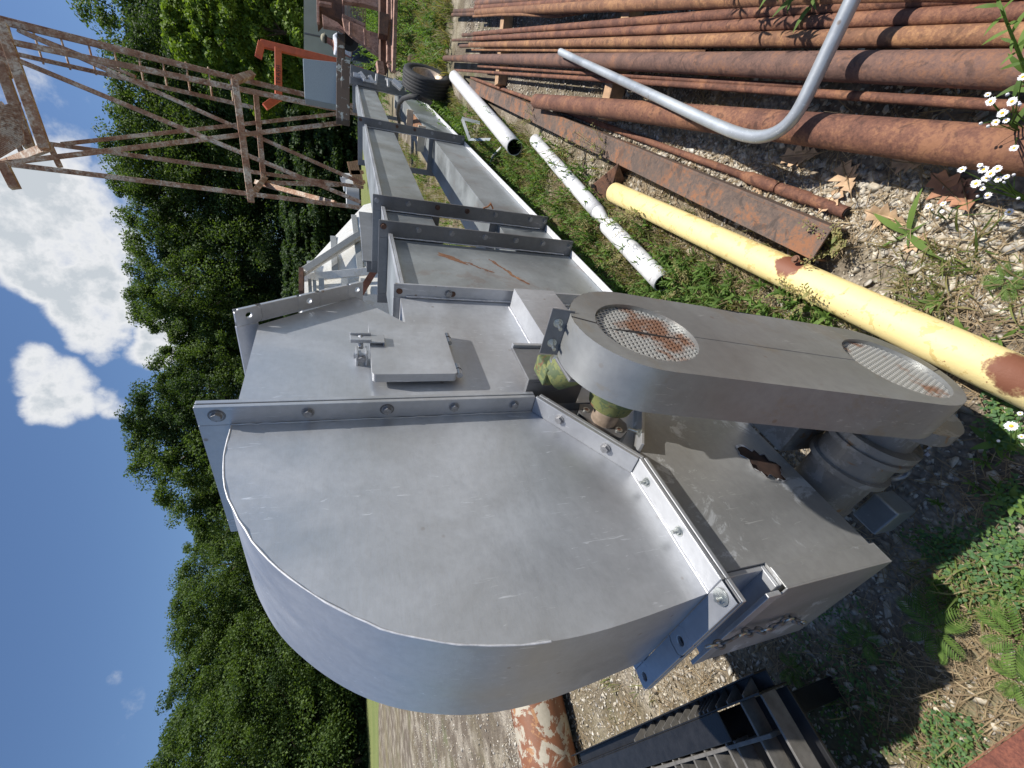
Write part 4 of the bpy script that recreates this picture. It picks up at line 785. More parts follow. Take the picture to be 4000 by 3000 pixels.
quadplate([(1335, -30), (1430, -30), (1495, 0), (1495, 35), (1425, 16), (1338, 4)], 8.7, 'rust_machine', 'upper_plate', rm, .12)
for i in range(16):
    x = 1340+i*5.8; q = MB(); q.bar(D(x, 6, 9.0), D(x, 96 if i > 3 else 60, 9.0), .012, .04, 'rust_machine', (0, 1, 0)); adopt(q.build('slat'), rm)
for l in [(1370, 90, 1370, 140, 8.6, .06), (1425, 115, 1427, 180, 8.6, .05), (1495, -60, 1497, 282, 8.5, .14), (1520, -60, 1518, 245, 8.4, .08), (1533, -60, 1534, 240, 8.3, .05), (1547, -60, 1538, 282, 8.2, .07), (1482, 245, 1488, 290, 8.3, .12), (1516, 250, 1534, 282, 8.3, .06), (1337, 62, 1428, 100, 8.5, .05)]:
    q = MB(); bars(q, [l], 8.5, .08, 'rust_machine' if l[1] != -60 or l[0] != 1495 else 'rust_dark'); adopt(q.build('skid_beam', bevel=.006), rm)
quadplate([(1482, 44), (1522, 56), (1515, 138), (1480, 130)], 8.2, 'rust_dark', 'gear_cover', rm, .2)
q = MB(); q.tube([D(1362, 155, 9.6), D(1364, 157, 9.9)], .2, 'black_plastic', 24); q.tube([D(1362, 155, 9.58), D(1362, 155, 9.6)], .10, 'black_hole', 20); adopt(q.build('fan_drum'), rm)
# trailer frame details near the tyre
fm = thing('trailer_frame', tuple(D(1450, 320, 8)), 'dark blue grey steel frame with light slotted braces beyond the elevator legs', 'steel frame')
for l in [(1368, 275, 1575, 345, 7.4, .14), (1370, 302, 1580, 350, 7.2, .10), (1366, 315, 1570, 362, 7.0, .10)]:
    q = MB(); bars(q, [l], 7, .1, 'dark_flange'); adopt(q.build('frame_rail', bevel=.006), fm)
for l in [(1405, 285, 1425, 312, 6.9, .06), (1443, 297, 1455, 320, 6.9, .05), (1472, 290, 1468, 328, 6.8, .03), (1535, 315, 1568, 345, 6.6, .07), (1515, 308, 1517, 338, 6.6, .03), (1420, 312, 1470, 322, 6.7, .03), (1380, 290, 1420, 300, 6.9, .05), (1505, 308, 1570, 322, 6.8, .03)]:
    q = MB(); bars(q, [l], 7, .05, 'white_pipe'); adopt(q.build('slotted_brace', bevel=.002), fm)
q = MB(); bars(q, [(1372, 262, 1420, 275, 7.6, .06)], 7, .06, 'sign_orange'); adopt(q.build('orange_strip'), fm)
# black hose looped over the lower leg
q = MB(); P = [G(1560, 480, .62), G(1553, 440, .75), G(1558, 405, .85), G(1575, 385, .92), G(1605, 376, .92), G(1640, 383, .85), G(1680, 402, .6)]
hs = thing('black_hose', tuple(P[3]), 'black rubber hose looped over the lower elevator leg beside the tyre', 'hose'); q.tube(P, .022, 'rubber', 10); adopt(q.build('hose_body'), hs)
# ---------------------------------------------------------------- person, far off, seen from the waist up between the beams
pd = 13.5; Pc = D(1258, 172, pd); feet = Vector((Pc.x, Pc.y, 0)); ht = Pc.z
pr = thing('person', tuple(feet), 'person in a white shirt, dark trousers and tan cap leaning over the rusty machine', 'person')
me = bpy.data.meshes.new('body'); ob = bpy.data.objects.new('body', me); COL.objects.link(ob)
s = ht/1.75; rt_ = Vector((.8, -.6, 0)); fw_ = Vector((.6, .3, 0)).normalized()
def bp(r_, f_, z): return feet + rt_*r_*s + fw_*f_*s + zz*z*s
V_ = [bp(0, 0, .95), bp(0, .04, 1.15), bp(0, .10, 1.38), bp(0, .15, 1.47), bp(0, .22, 1.56), bp(.02, .27, 1.66), bp(.18, .12, 1.40), bp(.27, .28, 1.18), bp(.22, .48, 1.10), bp(.20, .58, 1.08), bp(-.18, .12, 1.40), bp(-.25, .25, 1.16), bp(-.15, .48, 1.10), bp(-.13, .57, 1.08), bp(.10, 0, .88), bp(.12, .05, .48), bp(.12, 0, .08), bp(.12, .14, .04), bp(-.10, 0, .88), bp(-.12, .02, .48), bp(-.12, -.05, .08), bp(-.12, .10, .04)]
E_ = [(0, 1), (1, 2), (2, 3), (3, 4), (4, 5), (2, 6), (6, 7), (7, 8), (8, 9), (2, 10), (10, 11), (11, 12), (12, 13), (0, 14), (14, 15), (15, 16), (16, 17), (0, 18), (18, 19), (19, 20), (20, 21)]
rad = [.15, .14, .15, .065, .085, .09, .065, .048, .036, .03, .065, .048, .036, .03, .09, .065, .045, .035, .09, .065, .045, .035]
me.from_pydata(V_, E_, []); sk = ob.modifiers.new('skin', 'SKIN'); 
for i, vv in enumerate(me.skin_vertices[0].data): vv.radius = (rad[i]*s, rad[i]*s*.9)
me.skin_vertices[0].data[0].use_root = True; sb = ob.modifiers.new('s', 'SUBSURF'); sb.levels = sb.render_levels = 2; me.materials.append(mat('skin')); adopt(ob, pr)
def cloth(name, idx, edges, m, inflate):
    me = bpy.data.meshes.new(name); o = bpy.data.objects.new(name, me); COL.objects.link(o); mp = {a: i for i, a in enumerate(idx)}
    me.from_pydata([V_[a] for a in idx], [(mp[a], mp[b]) for a, b in edges], []); o.modifiers.new('skin', 'SKIN')
    for i, vv in enumerate(me.skin_vertices[0].data): r_ = (rad[idx[i]]+inflate)*s; vv.radius = (r_, r_*.92)
    me.skin_vertices[0].data[0].use_root = True; sb = o.modifiers.new('s', 'SUBSURF'); sb.levels = sb.render_levels = 2; me.materials.append(mat(m)); adopt(o, pr)
cloth('shirt', [1, 2, 6, 10, 0, 7, 11], [(1, 2), (2, 6), (2, 10), (1, 0), (6, 7), (10, 11)], 'shirt', .022)
cloth('trousers', [0, 14, 15, 16, 18, 19, 20], [(0, 14), (14, 15), (15, 16), (0, 18), (18, 19), (19, 20)], 'jeans', .022)
q = MB(); hc = bp(.02, .27, 1.69); rev(q, hc, zz, [(-.01, .105*s), (.03, .105*s), (.07, .085*s), (.095, .04*s), (.10, 0)], 'cap_tan', 20); q.bar(hc+fw_*.06, hc+fw_*.20, .13, .012, 'cap_tan'); adopt(q.build('cap'), pr)
q = MB(); rev(q, hc-fw_*.02-zz*.035, zz, [(-.05, .06*s), (-.02, .098*s), (.03, .102*s)], 'hair', 20); adopt(q.build('hair'), pr)
# ================================================================ STONES, LEAVES, PLANTS
def poly_sample(pts, n, rng):
    P = np.array([(p[0], p[1]) for p in pts]); lo, hi = P.min(0), P.max(0); out = []; tot = 0
    while tot < n:
        c = rng.uniform(lo, hi, (n*2, 2)); ins = np.zeros(len(c), bool); j = len(P)-1
        for i in range(len(P)):
            a, b = P[i], P[j]; cond = ((a[1] > c[:, 1]) != (b[1] > c[:, 1])) & (c[:, 0] < (b[0]-a[0])*(c[:, 1]-a[1])/(b[1]-a[1]+1e-12)+a[0]); ins ^= cond; j = i
        out.append(c[ins]); tot += ins.sum()
    return np.concatenate(out)[:n]
def area(pts):
    P = [(p[0], p[1]) for p in pts]; return abs(sum(P[i][0]*P[(i+1) % len(P)][1]-P[(i+1) % len(P)][0]*P[i][1] for i in range(len(P))))/2
def vnoise(p, s, seed=0):          # cheap smooth noise for clumping
    r = np.random.default_rng(seed); g = r.random((64, 64)); q = p*s; i = np.floor(q).astype(int); f = q-i; f = f*f*(3-2*f); a = g[i[:, 0] % 64, i[:, 1] % 64]; b = g[(i[:, 0]+1) % 64, i[:, 1] % 64]; c = g[i[:, 0] % 64, (i[:, 1]+1) % 64]; d = g[(i[:, 0]+1) % 64, (i[:, 1]+1) % 64]
    return (a*(1-f[:, 0])+b*f[:, 0])*(1-f[:, 1]) + (c*(1-f[:, 0])+d*f[:, 0])*f[:, 1]
def stones(n, pts, smin, smax, rng):
    """angular limestone chips"""
    xy = poly_sample(pts, n, rng); parts = []
    base = []; 
    for k in range(6):
        r = np.random.default_rng(50+k); v = r.normal(size=(9, 3)); v /= np.linalg.norm(v, axis=1)[:, None]; v *= r.uniform(.7, 1.15, (9, 1)); v[:, 2] *= .55
        # convex hull through bmesh once per variant
        import bmesh
        bm = bmesh.new(); [bm.verts.new(x) for x in v]; bmesh.ops.convex_hull(bm, input=bm.verts); bmesh.ops.triangulate(bm, faces=bm.faces)
        bm.verts.ensure_lookup_table(); bm.verts.index_update(); used = [w for w in bm.verts if w.link_faces]; ix = {w: i for i, w in enumerate(used)}
        base.append((np.array([w.co[:] for w in used]), np.array([[ix[w] for w in f.verts] for f in bm.faces]))); bm.free()
    which = rng.integers(0, 6, n); s = smin*(smax/smin)**(rng.random(n)**1.8)
    for k in range(6):
        m = which == k; c = m.sum(); pos = np.column_stack([xy[m], s[m]*rng.uniform(-.05, .35, c)]); sc = np.column_stack([s[m]*rng.uniform(.8, 1.4, c), s[m]*rng.uniform(.6, 1.1, c), s[m]*rng.uniform(.5, .9, c)])
        parts.append(scatter(base[k][0], base[k][1], pos, sc, rotmats(rng.uniform(0, 6.28, c), rng.normal(0, .35, c), rng.normal(0, .35, c))))
    return join(parts)
near = [(-1.9, .25), (1.5, .25), (2.6, 2.0), (1.2, 2.6), (-.4, 1.9), (-1.9, 1.9)]
midp = [(1.3, .6), (2.8, 1.2), (5.0, 4.2), (4.4, 5.2), (1.4, 2.6)]
gapp = [tuple(G(x, y)[:2]) for x, y in [(2100, 420), (2900, 580), (4100, 800), (4100, 1300), (3700, 1150), (3300, 900), (2700, 640), (2250, 470)]]
leftp = [(-2.0, 1.2), (-.4, 1.4), (-1.2, 3.2), (-4.6, 4.6), (-4.6, 2.5)]
V1, F1 = join([stones(19000, near, .0035, .015, RNG), stones(2200, near, .012, .032, RNG), stones(26000, gapp, .004, .016, RNG), stones(1500, gapp, .012, .03, RNG), stones(12000, midp, .006, .018, RNG), stones(14000, leftp, .006, .02, RNG), stones(9000, [(-4.5, 3), (-1, 3.5), (-1, 9), (-14, 12), (-14, 5)], .012, .03, RNG)])
tag(link('gravel_stones', npmesh('gravel_stones', V1, F1, ['stones'])), None, None, kind='stuff')
# --- leaf / blade templates (x along the blade, z up)
def blade(n=3, w=.5, bend=.5, L_=1.0, taper=1.0):
    V = []; 
    for i in range(n+1):
        t_ = i/n; hw = w*.5*max(0.03, math.sin(math.pi*min(1, (t_*.86+.14)))**taper) if i < n else .01*w
        V += [(L_*t_, -hw, bend*(t_-t_*t_)*1.0*L_), (L_*t_, hw, bend*(t_-t_*t_)*L_)]
    return np.array(V), np.array([(2*i, 2*i+1, 2*i+3, 2*i+2) for i in range(n)])
BL = blade(4, .055, .5); LF = blade(4, .22, .45); OV = blade(4, .62, .2)
def tufts(xy, k, lmin, lmax, tpl, rng, pit=(.5, 1.45), spread=.02, z0=0.0):
    n = len(xy); pos = np.repeat(np.column_stack([xy, np.full(n, z0)]), k, 0); pos[:, :2] += rng.normal(0, spread, (n*k, 2)); sc = rng.uniform(lmin, lmax, n*k)*np.repeat(rng.uniform(.6, 1.2, n), k)
    return scatter(tpl[0], tpl[1], pos, sc, rotmats(rng.uniform(0, 6.28, n*k), -rng.uniform(pit[0], pit[1], n*k), rng.normal(0, .3, n*k)))
def stemmed(xy, rng, h=(.12, .35), nl=16, lf=.05, tpl=LF, lean=.35, stemw=.004):
    """leafy upright stems: leaves set along a leaning stem"""
    n = len(xy); H_ = rng.uniform(*h, n); ln = rng.normal(0, lean, (n, 2)); S_ = np.repeat(np.arange(n), nl); t_ = np.tile(np.linspace(.12, 1, nl), n)
    pos = np.column_stack([xy[S_] + ln[S_]*(H_[S_]*t_**1.6)[:, None], H_[S_]*t_]); yaw = t_*nl*2.4 + rng.uniform(0, 6.28, n)[S_]
    a = scatter(tpl[0], tpl[1], pos, lf*rng.uniform(.6, 1.3, len(pos))*(1.25-.6*t_), rotmats(yaw, -rng.uniform(.1, .9, len(pos))-t_*.3, rng.normal(0, .3, len(pos))))
    sv = []; sf = []
    for i in range(n):
        o = len(sv); 
        for tt_ in (0, .5, 1.0):
            c = np.array([*(xy[i]+ln[i]*H_[i]*tt_**1.6), H_[i]*tt_]); w_ = stemw*(1-.6*tt_)
            sv += [c+(-w_, 0, 0), c+(w_, 0, 0)]
        sf += [(o, o+1, o+3, o+2), (o+2, o+3, o+5, o+4)]
    return join([a, (np.array(sv), np.array(sf))])
def pixpoly(L_): return [G(x, y, 0) for x, y in L_]
strip = pixpoly([(1760, 330), (1800, 400), (2060, 560), (2240, 690), (2420, 800), (2700, 960), (3000, 1110), (3500, 1330), (3960, 1660), (3700, 1500), (3300, 1380), (2700, 1330), (2400, 1160), (2240, 980), (2000, 780), (1780, 500), (1700, 380)])
strip2 = pixpoly([(1850, 420), (2330, 640), (2440, 860), (3300, 1250), (2500, 1230), (2120, 900), (1850, 620)])
farw = pixpoly([(1560, -150), (1745, -150), (1775, 40), (1760, 300), (1700, 400), (1560, 240)])
nearw = pixpoly([(3480, 1000), (4050, 1050), (4050, 3050), (3600, 3050), (3720, 2400), (3600, 2200), (3700, 1900), (3900, 1750), (3950, 1500), (3500, 1180)])
midgr = pixpoly([(3280, 880), (3700, 1060), (4050, 1330), (4050, 980), (3600, 930), (3380, 800)])
betw = pixpoly([(2080, 560), (2430, 700), (3200, 1010), (3160, 1060), (2420, 800), (2100, 640)])
undr = pixpoly([(1500, 300), (1560, 520), (1880, 900), (2080, 1100), (1760, 1000), (1600, 700), (1450, 400)])
leftg = [(-2.2, .9), (-.9, .6), (-.5, 1.6), (-1.6, 2.6), (-2.6, 2.2)]
def dens(pts, d, rng, ns=1.4, th=.35, seed=1):
    xy = poly_sample(pts, max(8, int(area(pts)*d)), rng); return xy[vnoise(xy+50, ns, seed) > th]
parts = [tufts(dens(strip, 560, RNG), 11, .04, .10, BL, RNG), tufts(dens(strip2, 460, RNG, 2, .4, 2), 9, .04, .11, BL, RNG), tufts(dens(nearw, 1900, RNG, 3.5, .38, 3), 8, .02, .085, BL, RNG, (.05, 1.1)), tufts(dens(midgr, 420, RNG, 4, .42, 4), 12, .04, .10, BL, RNG, (.2, 1.3)),
         tufts(dens(betw, 300, RNG, 3, .4, 5), 8, .04, .09, BL, RNG), tufts(dens(undr, 150, RNG, 1, .3, 5), 10, .05, .12, BL, RNG), tufts(dens(farw, 110, RNG, .8, .25, 6), 14, .08, .24, BL, RNG), tufts(dens(leftg, 70, RNG, 2, .5, 6), 10, .03, .10, BL, RNG, (.15, 1.2))]
Vg, Fg = join(parts); tag(link('grass', npmesh('grass', Vg, Fg, ['grass_blade'])), None, None, kind='stuff')
parts = [stemmed(dens(strip2, 150, RNG, 2.4, .38, 7), RNG, (.08, .24), 16, .045), stemmed(dens(strip, 95, RNG, 2.2, .40, 8), RNG, (.06, .18), 14, .05), stemmed(dens(farw, 26, RNG, 1, .3, 9), RNG, (.25, .6), 26, .09), stemmed(dens(nearw, 160, RNG, 3, .45, 10), RNG, (.02, .06), 10, .03),
         stemmed(poly_sample(pixpoly([(1640, 300), (1760, 400), (1900, 620), (1800, 600), (1700, 440)]), 170, RNG), RNG, (.15, .42), 26, .075), stemmed(poly_sample(pixpoly([(2440, 1230), (3300, 1290), (3400, 1210), (2600, 1000)]), 120, RNG), RNG, (.04, .12), 12, .05),
         stemmed(poly_sample(pixpoly([(1480, -120), (1560, -120), (1590, 260), (1500, 240)]), 190, RNG), RNG, (.4, 1.0), 34, .13), stemmed(poly_sample(pixpoly([(1430, -60), (1500, -60), (1500, 250), (1440, 230)]), 160, RNG), RNG, (.4, .95), 30, .16), stemmed(dens(undr, 14, RNG, 1, .3, 11), RNG, (.1, .3), 18, .07)]
Vg, Fg = join(parts); tag(link('weeds', npmesh('weeds', Vg, Fg, ['weed_leaf'])), None, None, kind='stuff')
cl = np.concatenate([poly_sample(pixpoly(x), n, RNG) for x, n in [([(3560, 2080), (3800, 2040), (3960, 2200), (3860, 2420), (3700, 2260)], 130), ([(3640, 2780), (3800, 2800), (3860, 2900), (3740, 3000), (3640, 2990)], 90), ([(3880, 1520), (3990, 1560), (3990, 1800), (3900, 1720)], 60), ([(3880, 1900), (4040, 1850), (4040, 2400), (3900, 2350)], 110), ([(3000, 2650), (3500, 2550), (3600, 2950), (3150, 2990)], 130), (([(3050, 2350), (3400, 2350), (3500, 2700), (3100, 2600)]), 60)]])
k = 6; n = len(cl); pos = np.repeat(np.column_stack([cl, RNG.uniform(.01, .035, n)]), k, 0); pos[:, :2] += RNG.normal(0, .012, (n*k, 2))
Vg, Fg = scatter(OV[0], OV[1], pos, RNG.uniform(.007, .014, n*k), rotmats(RNG.uniform(0, 6.28, n*k), -RNG.uniform(-.1, .5, n*k), RNG.normal(0, .3, n*k))); tag(link('clover', npmesh('clover', Vg, Fg, ['clover'])), None, None, kind='stuff')
parts = [tufts(dens(x, d, RNG, 3, .45, 12+i), 6, .03, .10, blade(2, .035, .15), RNG, (-.02, .25), .03, .012) for i, (x, d) in enumerate([(near, 550), (strip, 900), (betw, 900), (undr, 260), (midgr, 600), (leftp, 220), (nearw, 650)])]
Vg, Fg = join(parts); tag(link('dry_straw', npmesh('dry_straw', Vg, Fg, ['dry_straw'])), None, None, kind='stuff')
# oak leaves
OAK = [(0, 0), (.10, .03), (.22, .16), (.30, .08), (.42, .27), (.50, .12), (.62, .34), (.70, .13), (.84, .20), (.88, .06), (1.0, 0)]
def oak(px, py, s_, yaw, m, label):
    P = G(px, py, .0); q = MB(); up_ = [(x, y) for x, y in OAK]; r_ = random.Random(px)
    c1, c2 = r_.uniform(.25, .6), r_.uniform(.2, .5); f = lambda x, y: Vector((x-.5, y, c1*abs(y)**1.2 + c2*(x-.5)**2 + .03*math.sin(9*x)))*s_
    for i in range(len(up_)-1):
        a, b = up_[i], up_[i+1]; q.add([f(a[0], 0), f(b[0], 0), f(*b), f(*a)], [(0, 1, 2, 3)], m); q.add([f(a[0], 0), f(b[0], 0), f(b[0], -b[1]*.9), f(a[0], -a[1]*.9)], [(3, 2, 1, 0)], m)
    q.tube([f(-.25, 0), f(0, 0), f(1, 0)], .0012, 'dry_straw', 5); o = q.build('oak_leaf'); sd_ = o.modifiers.new('s', 'SOLIDIFY'); sd_.thickness = .0012
    o.location = P + Vector((0, 0, .018)); o.rotation_euler = (r_.uniform(-.3, .3), r_.uniform(-.3, .3), yaw); tag(o, label, 'leaf', 'dry oak leaves on the gravel')
for a in [(3142, 615, .15, 1.2, 'dry_leaf', 'tan oak leaf in the shadow of the thick rusty pipe'), (3325, 700, .14, .3, 'dry_leaf', 'pale lobed oak leaf standing out on bright gravel below the thick pipe'), (3275, 775, .13, 2.4, 'dry_leaf', 'curled pale oak leaf just above the channel beam'), (3480, 850, .13, .9, 'dry_leaf', 'flat beige oak leaf next to the plantain rosette'), (3725, 745, .14, .5, 'dry_leaf_red', 'reddish brown oak leaf under the daisies'), (3790, 770, .11, .2, 'dry_leaf_red', 'narrow rusty brown leaf beside the reddish oak leaf'), (3600, 950, .08, 2.0, 'dry_leaf', 'small yellow brown leaf below the plantain rosette'), (3560, 640, .10, 1.0, 'dry_leaf', 'dull brown leaf close under the thick pipe'), (2975, 735, .07, .4, 'dry_leaf', 'small dead leaf wedged on the thin coupled pipe')]: oak(*a)
def leafy(name, P, label, cat, leaves, m, group=None, stem=None, tpl=LF):
    t = thing(name, tuple(P), label, cat, group); 
    pos = np.array([[*x[0]] for x in leaves], float); sc = np.array([[x[1], x[1]*x[4], x[1]] for x in leaves]); V, Fq = scatter(tpl[0], tpl[1], pos, sc, rotmats(np.array([x[2] for x in leaves]), -np.array([x[3] for x in leaves]), np.array([x[5] if len(x) > 5 else 0. for x in leaves])))
    o = link('leaves', npmesh('leaves', V, Fq, [m])); adopt(o, t)
    if stem:
        q = MB(); [q.tube(s_[0], s_[1], m if m != 'seed_brown' else 'dry_straw', 6) for s_ in stem]; adopt(q.build('stems'), t)
    return t
# plantain rosette: long leaves pointing towards the places they reach in the photograph
c0 = G(3548, 915, .01); LV = []
for px, py, wd_ in [(3625, 730, .6), (3640, 865, .55), (3420, 830, .65), (3440, 975, .55), (3690, 1015, .65), (3560, 985, .5), (3500, 850, .5), (3650, 960, .45)]:
    e = G(px, py, .01); d = e-c0; LV.append((c0, d.length, math.atan2(d.y, d.x), .18, wd_))
leafy('plantain_plant', c0, 'rosette of long strap shaped green leaves on the gravel', 'plant', LV, 'weed_leaf')
# ferny ragweed fronds
def frond(P, yaw, L_, pit, out):
    d = Vector((math.cos(yaw)*math.cos(pit), math.sin(yaw)*math.cos(pit), math.sin(pit)))
    for i in range(13):
        t_ = .12 + .88*i/12; Q = P + d*L_*t_ - Vector((0, 0, .25*L_*t_*t_)); l = L_*.36*math.sin(math.pi*(t_*.8+.15))
        for sgn in (1, -1):
            out.append((Q, l, yaw+sgn*.95, pit*.4, .62)); 
            for k_ in (.45, .75): out.append((Q + Vector((math.cos(yaw+sgn*.95), math.sin(yaw+sgn*.95), 0))*l*k_, l*.42, yaw+sgn*.3, pit*.4, .8))
for i, (px, py, n, L_, h, lab) in enumerate([(4040, 2460, 6, .09, .09, 'bright ferny ragweed in the sun by the right picture edge'), (4010, 2640, 5, .065, .04, 'lower ferny ragweed between the grass and the rusty plate'), (3690, 2440, 6, .10, .05, 'ferny weed half inside the shadow edge'), (3400, 2480, 5, .07, .03, 'small ferny weed in deep shade right of the chain'), (3120, 2600, 5, .08, .03, 'small ferny weed in deep shade beside the pallet end'), (3950, 1100, 6, .05, .02, 'ferny weed near the yellow pipe at the right edge')]):
    P = G(px, py, 0) + Vector((0, 0, h)); out = []; r_ = random.Random(i)
    for j in range(n): frond(P, 6.28*j/n+r_.uniform(-.3, .3), L_*r_.uniform(.7, 1.1), r_.uniform(.1, .6), out)
    leafy('ragweed', P-Vector((0, 0, h)), lab, 'plant', out, 'weed_leaf', 'ferny ragweeds', [([P-Vector((0, 0, h)), P], .003)])
# broad leaf weeds
for i, (px, py, n, L_, lab) in enumerate([(3690, 2300, 6, .05, 'broad leaved weed on the sunny side of the shadow edge'), (3130, 2840, 6, .07, 'star shaped dark weed next to the pallet cells'), (3900, 1730, 6, .06, 'pale green weed growing under the lone daisy'), (2790, 1170, 7, .07, 'round leaved dock in the weeds below the white pipe end'), (3760, 1300, 6, .05, 'grassy weed close to the yellow pipe'), (3650, 1180, 6, .05, 'narrow leaved weed above the yellow pipe'), (3960, 1960, 6, .05, 'small weed near the right edge below the lone daisy')]):
    P = G(px, py, .012); r_ = random.Random(20+i); leafy('broadleaf_weed', P, lab, 'plant', [(P, L_*r_.uniform(.6, 1.1), 6.28*j/n+r_.uniform(-.3, .3), r_.uniform(.15, .7), 1.5) for j in range(n)], 'weed_leaf', 'low broad leaved weeds')
# seedy pepperweed stems
for i, (px, py, z, h, lab) in enumerate([(2120, 470, 0, .34, 'seedy weed standing in front of the channel beam, leftmost of three'), (2290, 560, 0, .38, 'seedy weed standing in front of the channel beam, middle of three'), (2420, 620, 0, .34, 'seedy weed standing in front of the channel beam, rightmost of three'), (2560, 830, 0, .32, 'seedy weed crossing the far end of the yellow pipe'), (3200, 1160, 0, .24, 'seedy weed whose sprig crosses the yellow pipe by the rust scar'), (2480, 1000, 0, .26, 'seedy weed between the white and the yellow pipes'), (2700, 1120, 0, .22, 'seedy weed beside the nearest white pipe end'), (3290, 960, 0, .16, 'tuft with yellow green seed heads at the channel beam end'), (2330, 900, 0, .24, 'seedy weed left of the white pipe joint')]):
    P = G(px, py, z); r_ = random.Random(60+i); LV = []; stems = []
    for b_ in range(7):
        yw = r_.uniform(0, 6.28); tilt = r_.uniform(.15, .7); hh = h*r_.uniform(.6, 1.0); base_ = P + Vector((0, 0, hh*.15)); tip = P + Vector((math.cos(yw)*math.sin(tilt), math.sin(yw)*math.sin(tilt), math.cos(tilt)))*hh
        stems.append(([P, base_.lerp(tip, .5)+Vector((0, 0, .01)), tip], .0011))
        for k_ in range(34):
            t_ = .35+.65*k_/33; Q = base_.lerp(tip, t_); yy_ = k_*2.4; dd_ = .006+.004*r_.random(); Q = Q + Vector((math.cos(yy_), math.sin(yy_), .3))*dd_; LV.append((Q, r_.uniform(.005, .008), yy_, r_.uniform(-.2, .6), 1.3))
        for k_ in range(3): LV.append((base_.lerp(tip, .1+.2*k_), .03, r_.uniform(0, 6.28), .5, .8))
    leafy('pepperweed', P, lab, 'plant', LV, 'seed_brown', 'seedy pepperweeds', stems, OV)
# daisies
def daisy(P, r, nv, par):
    nv = nv.normalized(); u = nv.cross(Vector((0, 1, .1))).normalized(); v = nv.cross(u); q = MB(); r_ = random.Random(int(P.x*1e4)); k_ = 24
    for j in range(k_):
        a = 2*math.pi*j/k_+r_.uniform(-.06, .06); d = u*math.cos(a)+v*math.sin(a); w_ = (v*math.cos(a)-u*math.sin(a))*r*.10; rr_ = r*r_.uniform(.82, 1.05); dr = nv*r*r_.uniform(-.18, .12)
        q.add([P+d*r*.28-w_*.5, P+d*r*.28+w_*.5, P+d*rr_*.8+w_+dr, P+d*rr_+dr, P+d*rr_*.8-w_+dr], [(0, 1, 2, 3, 4)], 'daisy_white')
    o = q.build('flower_head'); adopt(o, par); q = MB(); rev(q, P, nv, [(0, r*.33), (r*.12, r*.28), (r*.2, r*.15), (r*.22, 0)], 'daisy_yellow', 12); c = q.build('flower_disc'); c.parent = o
def daisy_plant(base, heads, label):
    base = G(*base, 0) if len(base) == 2 else Vector(base); t = thing('daisy_plant', tuple(base), label, 'flowering plant', 'white daisies'); q = MB(); r_ = random.Random(len(heads))
    for px, py, z, r in heads:
        r *= .9; P = G(px, py, z); nv = Vector((r_.uniform(-.25, .45), -.35+r_.uniform(-.3, .3), 1.0)); daisy(P, r, nv, t); hub = base.lerp(P, .6) + Vector((0, 0, .03)); hub = hub.lerp(base+Vector((0, 0, P.z*.55)), .35); q.tube([base, hub, P-nv.normalized()*.002], [.0016, .0012, .0008], 'weed_leaf', 5)
        if r_.random() < .6: b_ = hub + Vector((r_.uniform(-.03, .03), r_.uniform(-.03, .03), .03)); q.tube([hub, b_], .0007, 'weed_leaf', 4); q.tube([b_, b_+Vector((0, 0, .004)), b_+Vector((0, 0, .008))], [.002, .0036, .001], 'daisy_white', 6)
    adopt(q.build('stems'), t)
daisy_plant((4080, 560), [(3869, 396, .36, .0095), (3953, 396, .36, .0095), (3915, 442, .35, .0095), (3858, 369, .36, .006), (3890, 477, .34, .008), (3961, 578, .30, .008), (3930, 470, .34, .006), (3995, 300, .40, .008)], 'daisies in front of the thick purplish pipe, the topmost clump at the right edge')
daisy_plant((4060, 800), [(3757, 662, .22, .009), (3842, 662, .23, .0105), (3869, 678, .23, .0105), (3855, 694, .22, .0105), (3896, 659, .24, .0095), (3812, 717, .21, .011), (3838, 736, .20, .006), (3899, 700, .22, .0085), (3930, 690, .22, .007), (3828, 645, .24, .006)], 'dense clump of white daisies just under the thick rusty pipe')
daisy_plant((3700, 860), [(3858, 763, .12, .009), (3684, 795, .10, .008), (3942, 828, .10, .010), (3626, 805, .09, .009), (3680, 825, .09, .006)], 'scattered daisies low over the bright gravel')
daisy_plant((4010, 1760), [(3950, 1664, .16, .0135), (3990, 1705, .14, .007), (3985, 1615, .13, .006)], 'lone large daisy beside the near end of the yellow pipe')
# tall weed stalks at the right edge; their leaves shade the rusty pipes
def stalk(P, h, lean, nl, ll, label, m='weed_leaf', grp='tall weed stalks beside the pipes'):
    P = Vector(P); tip = P + Vector((lean[0], lean[1], h)); r_ = random.Random(int(P.x*100)); LV = []
    for i in range(nl):
        t_ = .2+.8*i/nl; Q = P.lerp(tip, t_); LV.append((Q, ll*r_.uniform(.6, 1.2)*(1.2-.5*t_), i*2.4, r_.uniform(-.2, .6), .85))
    leafy('weed_stalk', P, label, 'plant', LV, m, grp, [([P, P.lerp(tip, .5), tip], [.0042, .0034, .0015])])
A = G(3985, 420, .12); B = G(3890, -20, .52); stalk((A.x, A.y, 0.0), .52, (B.x-A.x, B.y-A.y), 26, .05, 'green weed stalk crossing the upper right corner before the pipes')
sh = Vector((sd.x/sd.z, sd.y/sd.z, 0))
for i, (px, py, zb, h) in enumerate([(2990, 110, .15, .62), (3080, 60, .15, .7), (3160, 200, .15, .5), (2900, 20, .15, .6), (3230, 60, .15, .55)]):
    Q = G(px, py, zb); base = Q + sh*(h*.75-zb+.12); stalk((base.x, base.y, 0), h, (.03, .02), 34, .085, ['tall leafy weed beyond the right edge whose shadow falls by the pipe bend', 'tallest leafy weed beyond the right edge above the bend', 'leafy weed nearest the bend of the galvanised pipe', 'leafy weed farthest along the pipes', 'slim leafy weed standing over the far bundle'][i])
